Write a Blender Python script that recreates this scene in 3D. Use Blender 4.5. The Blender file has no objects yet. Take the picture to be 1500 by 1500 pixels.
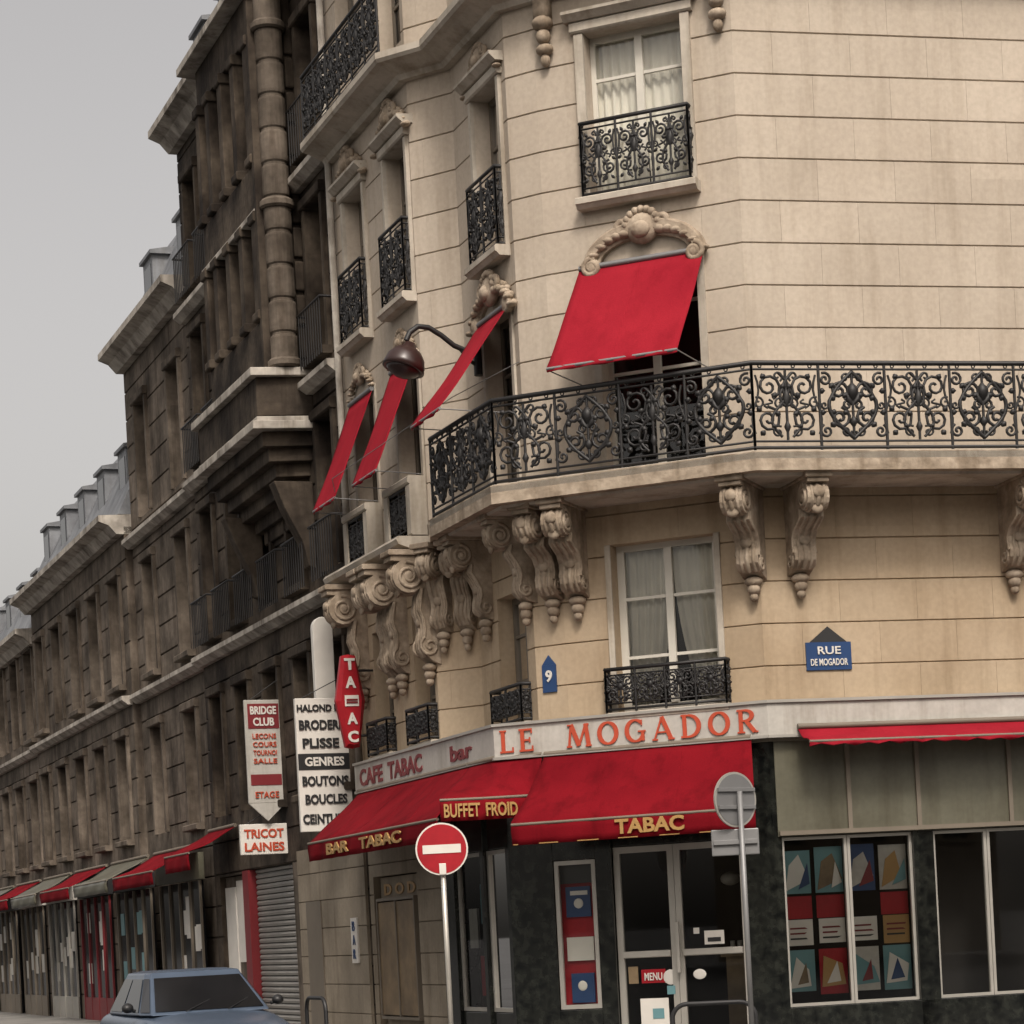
import bpy, bmesh, math, random
from mathutils import Vector, Matrix
random.seed(7)
S=bpy.context.scene
COL=S.collection
# ------------------------------------------------------------------ materials
def mat(name):
    m=bpy.data.materials.new(name);m.use_nodes=True
    nt=m.node_tree;nt.nodes.clear()
    o=nt.nodes.new('ShaderNodeOutputMaterial');b=nt.nodes.new('ShaderNodeBsdfPrincipled')
    nt.links.new(b.outputs[0],o.inputs[0])
    return m,nt,b
def varied(name,c1,c2,rough=.85,scale=2.0,streak=.35,bump=.25,metal=0,fine=18,dirt=(.5,.45,.38),streakscale=(2.2,2.2,.22),thr=(.5,.72),fv=(.93,1.06),isl=0,spec=.5):
    m,nt,b=mat(name);N=nt.nodes.new;L=nt.links.new
    tc=N('ShaderNodeTexCoord')
    n1=N('ShaderNodeTexNoise');n1.inputs['Scale'].default_value=scale;n1.inputs['Detail'].default_value=4
    L(tc.outputs['Object'],n1.inputs['Vector'])
    r=N('ShaderNodeValToRGB');r.color_ramp.elements[0].position=.35;r.color_ramp.elements[1].position=.68
    r.color_ramp.elements[0].color=(*c1,1);r.color_ramp.elements[1].color=(*c2,1)
    L(n1.outputs['Fac'],r.inputs[0]);col=r.outputs[0]
    if streak>0:
        mp=N('ShaderNodeMapping');mp.inputs['Scale'].default_value=streakscale
        L(tc.outputs['Object'],mp.inputs[0])
        n2=N('ShaderNodeTexNoise');n2.inputs['Scale'].default_value=1.6;n2.inputs['Detail'].default_value=4;n2.inputs['Roughness'].default_value=.65
        L(mp.outputs[0],n2.inputs['Vector'])
        r2=N('ShaderNodeValToRGB');r2.color_ramp.elements[0].position=thr[0];r2.color_ramp.elements[1].position=thr[1]
        r2.color_ramp.elements[0].color=(0,0,0,1);r2.color_ramp.elements[1].color=(streak,)*3+(1,)
        L(n2.outputs['Fac'],r2.inputs[0])
        mx=N('ShaderNodeMixRGB');mx.blend_type='MULTIPLY';L(r2.outputs[0],mx.inputs[0]);L(col,mx.inputs[1]);mx.inputs[2].default_value=(*dirt,1)
        col=mx.outputs[0]
    if bump>0 or streak>0:
        nf=N('ShaderNodeTexNoise');nf.inputs['Scale'].default_value=fine;nf.inputs['Detail'].default_value=3
        L(tc.outputs['Object'],nf.inputs['Vector'])
        hs=N('ShaderNodeHueSaturation');L(col,hs.inputs['Color'])
        mr=N('ShaderNodeMapRange');mr.inputs[1].default_value=.3;mr.inputs[2].default_value=.7;mr.inputs[3].default_value=fv[0];mr.inputs[4].default_value=fv[1]
        L(nf.outputs['Fac'],mr.inputs[0]);v=mr.outputs[0]
        if isl>0:
            ge=N('ShaderNodeNewGeometry');m2=N('ShaderNodeMapRange');m2.inputs[3].default_value=1-isl;m2.inputs[4].default_value=1+isl*.6
            L(ge.outputs['Random Per Island'],m2.inputs[0]);mu=N('ShaderNodeMath');mu.operation='MULTIPLY';L(v,mu.inputs[0]);L(m2.outputs[0],mu.inputs[1]);v=mu.outputs[0]
        L(v,hs.inputs['Value']);col=hs.outputs[0]
    L(col,b.inputs['Base Color'])
    b.inputs['Roughness'].default_value=rough;b.inputs['Metallic'].default_value=metal
    b.inputs['Specular IOR Level'].default_value=spec
    if bump>0:
        bp=N('ShaderNodeBump');bp.inputs['Strength'].default_value=bump;bp.inputs['Distance'].default_value=.02
        L(nf.outputs['Fac'],bp.inputs['Height']);L(bp.outputs[0],b.inputs['Normal'])
    return m
def plain(name,c,rough=.5,metal=0,bump=0):
    return varied(name,tuple(x*.92 for x in c),tuple(min(1,x*1.06) for x in c),rough,3.0,0,bump,metal,fine=30)
M={}
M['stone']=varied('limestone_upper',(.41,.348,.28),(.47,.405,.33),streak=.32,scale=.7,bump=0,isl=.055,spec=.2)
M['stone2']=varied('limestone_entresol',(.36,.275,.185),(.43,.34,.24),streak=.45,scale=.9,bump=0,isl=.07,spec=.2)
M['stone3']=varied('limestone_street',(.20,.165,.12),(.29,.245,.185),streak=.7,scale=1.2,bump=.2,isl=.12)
M['carved']=varied('limestone_carved',(.24,.19,.14),(.42,.345,.265),streak=.75,scale=5,bump=.4,fv=(.85,1.1),spec=.2)
M['ledge']=varied('limestone_ledge',(.37,.33,.275),(.50,.45,.38),streak=.7,scale=2,bump=0,spec=.2)
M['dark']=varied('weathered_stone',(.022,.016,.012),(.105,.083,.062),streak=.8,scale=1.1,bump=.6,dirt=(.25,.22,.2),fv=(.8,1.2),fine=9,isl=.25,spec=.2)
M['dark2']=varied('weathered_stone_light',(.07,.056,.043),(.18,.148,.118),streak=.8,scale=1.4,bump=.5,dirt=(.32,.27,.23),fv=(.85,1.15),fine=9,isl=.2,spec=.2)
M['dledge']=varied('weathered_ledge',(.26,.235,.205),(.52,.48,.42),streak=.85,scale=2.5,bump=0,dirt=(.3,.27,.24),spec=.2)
M['iron']=plain('wrought_iron',(.010,.009,.009),.55)
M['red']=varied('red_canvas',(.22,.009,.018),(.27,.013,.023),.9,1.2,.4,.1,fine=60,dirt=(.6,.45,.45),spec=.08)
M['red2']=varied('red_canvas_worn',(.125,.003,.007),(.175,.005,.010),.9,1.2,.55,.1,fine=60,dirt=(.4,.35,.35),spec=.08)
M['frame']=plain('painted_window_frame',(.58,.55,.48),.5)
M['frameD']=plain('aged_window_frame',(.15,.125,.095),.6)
M['alu']=plain('aluminium',(.42,.40,.36),.4,.5)
M['steel']=plain('galvanised_steel',(.20,.20,.20),.5,.4)
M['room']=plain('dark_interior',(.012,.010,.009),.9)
M['curtain']=plain('net_curtain',(.72,.68,.60),.9)
M['dglass']=plain('dark_glass',(.010,.010,.011),.10)
M['marble']=varied('green_black_marble',(.004,.005,.005),(.022,.024,.02),.15,9,.5,0,dirt=(.2,.2,.2),thr=(.4,.6))
M['signwhite']=varied('sign_enamel_grey',(.39,.37,.335),(.45,.43,.39),.45,2,.6,.05,dirt=(.5,.46,.40))
M['white']=plain('white_paint',(.62,.59,.54),.45)
M['black']=plain('black_paint',(.015,.015,.016),.5)
M['orange']=plain('orange_red_letters',(.42,.06,.025),.45)
M['signred']=varied('red_paint',(.27,.008,.014),(.33,.011,.019),.45,2,.2,0,spec=.3)
M['darkred']=plain('dark_red_letters',(.16,.012,.016),.5)
M['gold']=plain('gold_letters',(.36,.21,.07),.5)
M['blue']=plain('blue_enamel',(.015,.045,.13),.35)
M['teal']=plain('teal_print',(.12,.25,.27),.4)
M['zinc']=varied('zinc_roof',(.10,.105,.115),(.19,.20,.215),.5,2,.4,.1)
M['olive']=varied('grey_green_panel',(.085,.080,.056),(.12,.115,.084),.35,1.5,.5,0)
M['asphalt']=varied('asphalt',(.035,.035,.036),(.06,.06,.06),.9,.6,0,.5,fine=60)
M['pave']=varied('pavement',(.14,.135,.125),(.21,.20,.185),.85,.9,0,.3,fine=30)
M['kerb']=varied('granite_kerb',(.20,.195,.19),(.30,.29,.28),.8,3,0,.3)
M['shutter']=plain('grey_shutter',(.26,.25,.23),.5,.3)
M['notice']=varied('notice_board',(.13,.09,.05),(.22,.155,.085),.6,3,.4,0)
M['carpaint']=plain('blue_grey_car_paint',(.09,.12,.17),.25,.35)
M['rubber']=plain('rubber',(.02,.02,.02),.8)
M['lampbrown']=plain('lamp_hood',(.030,.014,.012),.35)
M['lampglass']=plain('lamp_glass',(.35,.33,.28),.25)
def glassmat():
    m=bpy.data.materials.new('window_glass');m.use_nodes=True;nt=m.node_tree;nt.nodes.clear()
    o=nt.nodes.new('ShaderNodeOutputMaterial');t=nt.nodes.new('ShaderNodeBsdfTransparent');g=nt.nodes.new('ShaderNodeBsdfGlossy')
    g.inputs['Roughness'].default_value=.02;t.inputs[0].default_value=(.88,.89,.87,1)
    f=nt.nodes.new('ShaderNodeFresnel');f.inputs[0].default_value=1.6
    mx=nt.nodes.new('ShaderNodeMixShader');nt.links.new(f.outputs[0],mx.inputs[0]);nt.links.new(t.outputs[0],mx.inputs[1]);nt.links.new(g.outputs[0],mx.inputs[2]);nt.links.new(mx.outputs[0],o.inputs[0])
    return m
M['glass']=glassmat()
# ------------------------------------------------------------------ helpers
def root(name,loc=(0,0,0)):
    e=bpy.data.objects.new(name,None);COL.objects.link(e);e.location=loc;e.empty_display_size=.3
    return e
def attach(o,par):
    if par is not None:
        o.parent=par;o.matrix_parent_inverse=Matrix.Translation(-Vector(par.location))
class Fr:
    def __init__(s,o,d,n): s.o=Vector((o[0],o[1],0));s.d=Vector((d[0],d[1],0)).normalized();s.n=Vector((n[0],n[1],0)).normalized()
    def pt(s,u,z,off=0): p=s.o+s.d*u+s.n*off;return Vector((p.x,p.y,z))
    def p2(s,u,off=0): p=s.o+s.d*u+s.n*off;return (p.x,p.y)
class MB:
    def __init__(s): s.v=[];s.f=[]
    def face(s,pts):
        i=len(s.v);s.v+= [tuple(p) for p in pts];s.f.append(tuple(range(i,i+len(pts))))
    def ringloft(s,rings,caps=True,closed=True):
        i0=len(s.v);n=len(rings[0])
        for r in rings: s.v+=[tuple(p) for p in r]
        for k in range(len(rings)-1):
            for j in range(n if closed else n-1):
                a=i0+k*n+j;b=i0+k*n+(j+1)%n
                s.f.append((a,b,b+n,a+n))
        if caps:
            s.f.append(tuple(range(i0,i0+n)));s.f.append(tuple(range(i0+(len(rings)-1)*n,i0+len(rings)*n)))
    def prism(s,F,u0,u1,prof):
        s.ringloft([[F.pt(u0,z,o) for o,z in prof],[F.pt(u1,z,o) for o,z in prof]])
    def box(s,F,u0,u1,z0,z1,o0,o1,ch=0):
        if ch>0:
            s.prism(F,u0,u1,[(o0,z0),(o1-ch,z0),(o1,z0+ch),(o1,z1-ch),(o1-ch,z1),(o0,z1)])
        else: s.prism(F,u0,u1,[(o0,z0),(o1,z0),(o1,z1),(o0,z1)])
    def poly(s,pts,z0,z1):
        s.ringloft([[Vector((x,y,z0)) for x,y in pts],[Vector((x,y,z1)) for x,y in pts]])
    def sweep(s,path,prof,side=1):
        P=[Vector(p) for p in path];rings=[]
        for i,p in enumerate(P):
            ns=[]
            if i>0: d=(P[i]-P[i-1]).normalized();ns.append(Vector((-d.y,d.x)))
            if i<len(P)-1: d=(P[i+1]-P[i]).normalized();ns.append(Vector((-d.y,d.x)))
            if len(ns)==2:
                m=(ns[0]+ns[1]);m=m/ (1+ns[0].dot(ns[1]))
            else: m=ns[0]
            m=m*side
            rings.append([Vector((p.x+m.x*o,p.y+m.y*o,z)) for o,z in prof])
        s.ringloft(rings)
    def ellipsoid(s,c,r,F=None,seg=12,rg=8):
        rings=[]
        for k in range(0,rg+1):
            a=math.pi*min(max(k/rg,.03),.97);rr=[]
            for j in range(seg):
                b=2*math.pi*j/seg
                x,y,z=r[0]*math.sin(a)*math.cos(b),r[1]*math.sin(a)*math.sin(b),r[2]*math.cos(a)
                p=Vector((x,y,z)) if F is None else F.d*x+F.n*y+Vector((0,0,z))
                rr.append(Vector(c)+p)
            rings.append(rr)
        s.ringloft(rings)
    def cyl(s,p0,p1,r0,r1=None,seg=12):
        r1=r0 if r1 is None else r1
        p0=Vector(p0);p1=Vector(p1);d=(p1-p0).normalized()
        a=d.orthogonal().normalized();b=d.cross(a)
        s.ringloft([[p0+(a*math.cos(t)+b*math.sin(t))*r0 for t in [2*math.pi*k/seg for k in range(seg)]],
                    [p1+(a*math.cos(t)+b*math.sin(t))*r1 for t in [2*math.pi*k/seg for k in range(seg)]]])
    def lathe(s,c,prof,seg=16,axis=None):
        c=Vector(c)
        q=Vector((0,0,1)).rotation_difference(axis) if axis is not None else None
        rings=[]
        for r,z in prof:
            rr=[]
            for k in range(seg):
                t=2*math.pi*k/seg;v=Vector((math.cos(t)*r,math.sin(t)*r,z))
                if q: v=q@v
                rr.append(c+v)
            rings.append(rr)
        s.ringloft(rings)
    def build(s,name,m,par,smooth=False,bevel=0):
        if not s.v: return None
        me=bpy.data.meshes.new(name);me.from_pydata(s.v,[],s.f);me.update()
        bm=bmesh.new();bm.from_mesh(me);bmesh.ops.recalc_face_normals(bm,faces=bm.faces);bm.to_mesh(me);bm.free()
        me.materials.append(M[m] if isinstance(m,str) else m)
        o=bpy.data.objects.new(name,me);COL.objects.link(o);attach(o,par)
        if smooth:
            for p in me.polygons: p.use_smooth=True
        if bevel>0:
            b=o.modifiers.new('b','BEVEL');b.width=bevel;b.segments=2;b.limit_method='ANGLE';b.angle_limit=.6
        return o
class Wire:
    def __init__(s): s.l=[]
    def add(s,pts,r=1.0,cyc=False): s.l.append(([Vector(p) for p in pts],r,cyc))
    def build(s,name,m,par,depth=.011,res=1):
        cu=bpy.data.curves.new(name,'CURVE');cu.dimensions='3D';cu.bevel_depth=depth;cu.bevel_resolution=res;cu.use_fill_caps=True
        for pts,r,cyc in s.l:
            sp=cu.splines.new('POLY');sp.points.add(len(pts)-1)
            n=len(pts)
            for i,p in enumerate(pts):
                sp.points[i].co=(*p,1);sp.points[i].radius=r if not callable(r) else r(i/(n-1))
            sp.use_cyclic_u=cyc
        cu.materials.append(M[m]);o=bpy.data.objects.new(name,cu);COL.objects.link(o);attach(o,par);return o
def text_on(F,body,uL,uR,z0,z1,off,m,par,name='lettering',ext=.006,bold=.012,spacing=1.0):
    cu=bpy.data.curves.new(name,'FONT');cu.body=body;cu.size=1;cu.extrude=.01;cu.offset=bold;cu.space_character=spacing;cu.resolution_u=3
    o=bpy.data.objects.new(name,cu);COL.objects.link(o);cu.materials.append(M[m])
    bpy.context.view_layer.update()
    bb=[Vector(c) for c in o.bound_box];x0=min(c.x for c in bb);x1=max(c.x for c in bb);y0=min(c.y for c in bb);y1=max(c.y for c in bb)
    sx=(uL-uR)/(x1-x0);sy=(z1-z0)/(y1-y0)
    X=-F.d;Z=Vector((0,0,1));Nn=F.n
    mtx=Matrix(((X.x*sx,Z.x*sy,Nn.x,0),(X.y*sx,Z.y*sy,Nn.y,0),(X.z*sx,Z.z*sy,Nn.z,0),(0,0,0,1)))
    p=F.pt(uL,z0,off)-X*(x0*sx)-Z*(y0*sy)
    mtx.translation=p
    if par is not None:
        o.parent=par;o.matrix_parent_inverse=Matrix.Translation(-Vector(par.location));o.matrix_basis=mtx
    else: o.matrix_world=mtx
    return o
def arcpts(cx,cy,rx,ry,a0,a1,n=22): return [(cx+rx*math.cos(math.radians(a0+(a1-a0)*i/n)),cy+ry*math.sin(math.radians(a0+(a1-a0)*i/n))) for i in range(n+1)]
TK,TN=.17,.085
def V(x,y0=0,y1=1,w=TK): return ([(x,y0),(x,y1)],w)
def H(y,x0,x1,w=TN): return ([(x0,y),(x1,y)],w)
LET={
'L':(.66,[V(.17),H(.045,.02,.62),V(.62,0,.24,.06),H(.965,.02,.33,.07)]),
'E':(.68,[V(.17),H(.045,.02,.63),H(.955,.02,.60),H(.50,.17,.50),V(.62,0,.24,.06),V(.59,.78,1,.06),V(.50,.38,.62,.06)]),
'M':(1.12,[([(.10,0),(.22,1)],.10),([(.22,1),(.55,.06)],.19),([(.55,.06),(.90,1)],.10),([(.88,1),(1.0,0)],.18),H(.035,.0,.24,.07),H(.035,.86,1.12,.07),H(.965,.06,.26,.07),H(.965,.84,1.02,.07)]),
'O':(.95,[(arcpts(.47,.5,.38,.455,0,360,34),'ring')]),
'G':(.92,[(arcpts(.47,.5,.38,.455,48,330,30),'ring'),V(.79,.05,.46,.14),H(.46,.58,.92,.07),V(.75,.72,.95,.06)]),
'A':(.98,[([(.10,0),(.46,1)],.08),([(.44,1),(.84,0)],.18),H(.34,.20,.70,.07),H(.035,.0,.24,.07),H(.035,.70,.98,.07)]),
'D':(.92,[V(.18),(arcpts(.36,.5,.44,.455,-90,90,20),'ring'),H(.045,.02,.38),H(.955,.02,.38)]),
'R':(.88,[V(.18),(arcpts(.36,.735,.30,.22,-90,90,14),'ring'),H(.955,.02,.38),H(.515,.18,.38),([(.42,.50),(.76,.03)],.17),H(.035,.02,.34,.07),H(.035,.68,.90,.07)]),
}
def serif_text(F,body,uL,uR,z0,z1,off,m,par,gap=.22):
    W_=sum(LET[c][0] for c in body)+gap*(len(body)-1);sx=(uL-uR)/W_;h=z1-z0;mb=MB();x=0;k=0
    for c in body:
        w,st=LET[c]
        for pts,wd in st:
            n=len(pts);L=[];R=[]
            for i,(a,b) in enumerate(pts):
                p=pts[max(0,i-1)];q=pts[min(n-1,i+1)]
                dx,dy=q[0]-p[0],q[1]-p[1]
                if c in 'O' and n>30 and i in (0,n-1): dx,dy=0,1
                l=math.hypot(dx,dy) or 1;nx,ny=-dy/l,dx/l
                ww=(TN+(TK+.02-TN)*abs(nx)) if wd=='ring' else wd
                L.append((a+nx*ww/2,b+ny*ww/2));R.append((a-nx*ww/2,b-ny*ww/2))
            o=off+.0012*(k%7);k+=1;th=.014
            rings=[]
            for (a,b),(a2,b2) in zip(L,R):
                P=lambda a,b,oo:F.pt(uL-(x+a)*sx,z0+b*h,oo)
                rings.append([P(a,b,o),P(a,b,o+th),P(a2,b2,o+th),P(a2,b2,o)])
            mb.ringloft(rings)
        x+=w+gap
    return mb.build('letters',m,par)
# ------------------------------------------------------------------ plan of the corner building
PR=(3.042,27.30);P1=(.807,28.249);P2=(.450,28.472);P3=(-.212,30.232);P4=(-.786,30.59);P5=(-1.979,33.763)
def mk(a,b):
    d=Vector((b[0]-a[0],b[1]-a[1]));L=d.length;d.normalize();return Fr(a,d,(-d.y,d.x)),L
FM,LM=mk(PR,P1);FC1,LC1=mk(P1,P2);FC,LC=mk(P2,P3);FP,LP=mk(P3,P4);FL,LL=mk(P4,P5)
dR=Vector((math.sin(math.radians(77)),math.cos(math.radians(77))))
FR=Fr(PR,dR,(dR.y,-dR.x));LR=9.0
RE=FR.p2(LR)
G1=FM.p2(3.3);FG,LG=mk(G1,P5);FMg,LMg=mk(PR,G1)
bld=root('apartment_building',(0,29,0))
CH=.485
def wall(mb,F,L,z0,z1,ops,t=.34,course=CH,base=0,g=.011,gd=.024,ue=0,bl=.95):
    ks=int((z0-base)/course)-1
    z=base+ks*course;row=ks
    while z<z1:
        a=max(z,z0);b=min(z+course,z1)
        if b-a>.01:
            br=[a,b]
            for o in ops:
                for zz in (o[2],o[3]):
                    if a+.01<zz<b-.01: br.append(zz)
            br=sorted(set(br))
            for i in range(len(br)-1):
                za,zb=br[i],br[i+1];zm=(za+zb)/2
                cuts=sorted([(o[0],o[1]) for o in ops if o[2]<zm<o[3]])
                u=ue
                segs=[]
                for c in cuts:
                    if c[0]>u: segs.append((u,c[0]))
                    u=max(u,c[1])
                if u<L: segs.append((u,L))
                bot=(i==0 and a==z);top=(i==len(br)-2 and abs(b-z-course)<1e-6)
                for s0,s1 in segs:
                    pr=[(-t,za)]
                    pr+= [(-gd,za),(0,za+g)] if bot else [(0,za)]
                    pr+= [(0,zb-g),(-gd,zb)] if top else [(0,zb)]
                    pr+=[(-t,zb)]
                    js=[s0]
                    q=ue+bl*(.5 if row%2 else 1.0)
                    while q<s1-.18:
                        if q>s0+.18: js.append(q)
                        q+=bl
                    js.append(s1)
                    for k in range(len(js)-1):
                        mb.prism(F,js[k],js[k+1]-(.0025 if k<len(js)-2 else 0),pr)
        z+=course;row+=1
class Win:
    def __init__(s): s.fr=MB();s.gl=MB();s.rm=MB();s.cu=MB();s.sill=MB()
W=Win();WD=Win()
def curtain(mb,F,u0,u1,z0,z1,off,gather=0,n=26):
    top=[]
    ph=random.random()*6
    for i in range(n+1):
        t=i/n;u=u0+(u1-u0)*t
        o=off+.022*math.sin(t*(u1-u0)*58+ph)+.01*math.sin(t*37+ph)
        top.append((u,o))
    rows=8;i0=len(mb.v)
    for r in range(rows+1):
        k=r/rows
        for i,(u,o) in enumerate(top):
            t=i/n
            uu=u+gather*(k**2.2)*(t)*(u1-u0)
            mb.v.append(tuple(F.pt(uu,z1-(z1-z0)*k,o)))
    for r in range(rows):
        for i in range(n):
            a=i0+r*(n+1)+i;mb.f.append((a,a+1,a+n+2,a+n+1))
def window(F,u0,u1,z0,z1,w=W,trans=(.36,.7),cur=True,depth=.20,leaves=2,side=.055,rm=True,gather=-.22):
    f=w.fr
    f.box(F,u0,u0+side,z0,z1,-depth-.05,-depth);f.box(F,u1-side,u1,z0,z1,-depth-.05,-depth)
    f.box(F,u0+side,u1-side,z1-.07,z1,-depth-.05,-depth);f.box(F,u0+side,u1-side,z0,z0+.09,-depth-.05,-depth)
    wd=u1-u0
    for k in range(1,leaves):
        c=u0+wd*k/leaves;f.box(F,c-.045,c+.045,z0+.09,z1-.07,-depth-.045,-depth+.012)
    for t in trans:
        z=z0+(z1-z0)*t
        for k in range(leaves):
            a=u0+wd*k/leaves+.046;b=u0+wd*(k+1)/leaves-.046
            if k==0:a=u0+side
            if k==leaves-1:b=u1-side
            f.box(F,a,b,z-.018,z+.018,-depth-.04,-depth-.005)
    w.gl.face([F.pt(u0+side,z0+.09,-depth-.03),F.pt(u1-side,z0+.09,-depth-.03),F.pt(u1-side,z1-.07,-depth-.03),F.pt(u0+side,z1-.07,-depth-.03)])
    if not rm: return
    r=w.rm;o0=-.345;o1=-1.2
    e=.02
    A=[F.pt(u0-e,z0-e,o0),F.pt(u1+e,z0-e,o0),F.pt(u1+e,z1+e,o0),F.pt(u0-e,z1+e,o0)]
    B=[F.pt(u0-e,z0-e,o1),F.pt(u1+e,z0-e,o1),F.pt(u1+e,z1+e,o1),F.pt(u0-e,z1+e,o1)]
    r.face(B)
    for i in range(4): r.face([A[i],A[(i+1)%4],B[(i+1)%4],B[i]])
    if cur:
        curtain(w.cu,F,u0+.03,u0+wd*.485,z0+.05,z1-.03,-depth-.11,gather=gather)
        curtain(w.cu,F,u1-.03,u1-wd*.485,z0+.05,z1-.03,-depth-.11,gather=gather*.8)
# ------------------------------------------------------------------ ironwork
def pathfn(pts):
    P=[Vector((p[0],p[1],0)) for p in pts];Ls=[(P[i+1]-P[i]).length for i in range(len(P)-1)]
    T=sum(Ls)
    def fn(s,z):
        for i,l in enumerate(Ls):
            if s<=l or i==len(Ls)-1:
                p=P[i]+(P[i+1]-P[i])*(s/l);return Vector((p.x,p.y,z))
            s-=l
    return fn,T,Ls
def spiral(cx,cy,r,turns,a0,sgn,n=16):
    out=[]
    for i in range(n+1):
        t=i/n;a=a0+sgn*turns*2*math.pi*t;rr=r*(1-.86*t)
        out.append((cx+rr*math.cos(a),cy+rr*math.sin(a)))
    return out
def scurve(x0,y0,x1,y1,k,n=10):
    out=[]
    dx,dy=x1-x0,y1-y0
    for i in range(n+1):
        t=i/n;b=math.sin(t*2*math.pi)*k
        out.append((x0+dx*t-dy*b,y0+dy*t+dx*b))
    return out
def motif(add,x0,w,z0,h,kind=0):
    P=lambda l,r=1:add([(x0+a*w,z0+b*h) for a,b in l],r)
    asp=h/w
    leaf=(lambda t:3.0*math.sin(math.pi*(.1+.8*t)))
    if kind==1:
        for m in (0,1):
            X=lambda a:(1-a) if m else a
            def sp(cx,cy,r,t,a0,s,rad=1):
                l=spiral(0,0,r,t,a0,s);P([(X(cx+a),cy+b/asp) for a,b in l],rad)
            P([(X(.5-.36*math.sin(math.pi*t)*(1 if t<.6 else .95)),.04+.92*t) for t in [i/16 for i in range(17)]],1.7)
            sp(.30,.70,.15,1.6,-1.0,1,1.4);sp(.30,.32,.16,1.6,1.4,-1,1.4);sp(.42,.50,.08,1.3,0,1,1.2);sp(.09,.86,.10,1.4,2,-1,1.2);sp(.09,.14,.10,1.4,2,1,1.2);sp(.40,.88,.07,1.2,0,1,1.1);sp(.39,.14,.08,1.2,0,-1,1.1)
            sp(.07,.50,.06,1.2,0,-1,1.0)
            for (cx,cy,a,l) in ((.22,.56,2.0,.09),(.36,.60,1.0,.08),(.22,.44,-2,.08),(.16,.74,.8,.09),(.16,.26,-.8,.09),(.36,.42,-.8,.07),(.04,.66,1.5,.08),(.04,.36,1.5,.08)):
                ex,ey=cx+math.cos(a)*l,cy+math.sin(a)*l/asp
                P([(X(cx),cy),(X((cx+ex)/2),(cy+ey)/2),(X(ex),ey)],leaf)
        P([(.5,.02),(.5,.98)],1.2)
        P([(.5,.55),(.5,.62),(.5,.7),(.5,.76),(.5,.82)],lambda t:5*math.sin(math.pi*(.05+.9*t)))
        P([(.5,.2),(.5,.27),(.5,.34)],lambda t:4*math.sin(math.pi*(.1+.8*t)))
        for dx in (-.07,.07): P([(.5,.5),(.5+dx,.58),(.5+dx*1.5,.68)],leaf)
        return
    for m in (0,1):
        X=lambda a:(1-a) if m else a
        def sp(cx,cy,r,t,a0,s,rad=1):
            l=spiral(0,0,r,t,a0,s);P([(X(cx+a),cy+b/asp) for a,b in l],rad)
        sp(.24,.76,.19,1.6,-1.2,1,1.25);sp(.22,.30,.19,1.7,1.6,-1,1.25)
        sp(.40,.52,.10,1.3,0,1);sp(.08,.53,.09,1.2,2,-1);sp(.36,.13,.09,1.2,1,1);sp(.38,.90,.08,1.1,-1,1)
        P([(X(a),b) for a,b in scurve(.24,.58,.22,.46,.5,6)],1.0)
        P([(X(a),b) for a,b in scurve(.42,.06,.40,.95,.16,14)],1.3)
        P([(X(a),b) for a,b in scurve(.02,.1,.05,.92,.06,8)],1.0)
        for (cx,cy,a,l) in ((.30,.6,1.0,.09),(.12,.42,2.4,.08),(.33,.4,-.5,.08),(.13,.88,.5,.08),(.1,.14,-.7,.08),(.45,.72,1.5,.08),(.27,.2,.3,.06)):
            ex,ey=cx+math.cos(a)*l,cy+math.sin(a)*l/asp
            P([(X(cx),cy),(X((cx+ex)/2),(cy+ey)/2),(X(ex),ey)],leaf)
    n=16
    P([(.5+.09*math.cos(2*math.pi*i/n),.62+.13*math.sin(2*math.pi*i/n)) for i in range(n+1)],1.3)
    P([(.5,.02),(.5,.98)],1.2)
    P([(.5,.45),(.5,.6),(.5,.74)],lambda t:4*math.sin(math.pi*(.05+.9*t)))
    P([(.5,.12),(.5,.2),(.5,.28)],lambda t:3*math.sin(math.pi*(.1+.8*t)))
def railing(wr,pts,z0,h,pw=.62,alt=False,small=True):
    fn,T,Ls=pathfn(pts)
    def add(l,r=1): wr.add([fn(max(0,min(T,a)),b) for a,b in l],r)
    cs=[0]
    for l in Ls: cs.append(cs[-1]+l)
    for z,r in ((z0+h,2.2),(z0+h-.07,1.0),(z0+.10,1.0),(z0+.03,1.5)):
        add([(c,z) for c in cs],r)
    for i,l in enumerate(Ls):
        n=max(1,round(l/pw));w=l/n
        for k in range(n+1):
            x=cs[i]+k*w;add([(x,z0),(x,z0+h)],1.3)
        for k in range(n):
            motif(add,cs[i]+k*w,w,z0+.10,h-.17,1 if (alt and k%2==0) else 0)
            if small:
              for q in range(4):
                a=cs[i]+k*w+w*(q+.5)/4
                add([(a+.02*math.cos(t),z0+h-.035+.02*math.sin(t)) for t in [j*math.pi/3 for j in range(7)]],.6)
# ------------------------------------------------------------------ main building walls
UP=MB();EN=MB()
Mo=[(.60,1.80,10.0,11.95),(.56,1.78,6.72,9.22),(.53,1.80,3.98,5.95)]
wall(UP,FM,LM,6.5,12.45,[Mo[0],Mo[1]]);wall(EN,FM,LM,3.95,6.5,[Mo[2]])
wall(UP,FM,LM,12.7,15.6,[(.6,1.8,13.0,15.0)])
for F,L in ((FC1,LC1),(FP,LP)):
    wall(UP,F,L,6.5,12.45,[]);wall(EN,F,L,3.95,6.5,[]);wall(UP,F,L,12.7,15.6,[])
Co=[(.22,1.12,9.70,11.75),(.22,1.12,6.75,9.0),(.25,1.2,4.0,5.6)]
wall(UP,FC,LC,6.5,12.45,Co[:2]);wall(EN,FC,LC,3.95,6.5,Co[2:]);wall(UP,FC,LC,12.7,15.6,[(.22,1.12,13.0,15.0)])
La=(.12,1.0);Lb=(1.98,2.88)
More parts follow.
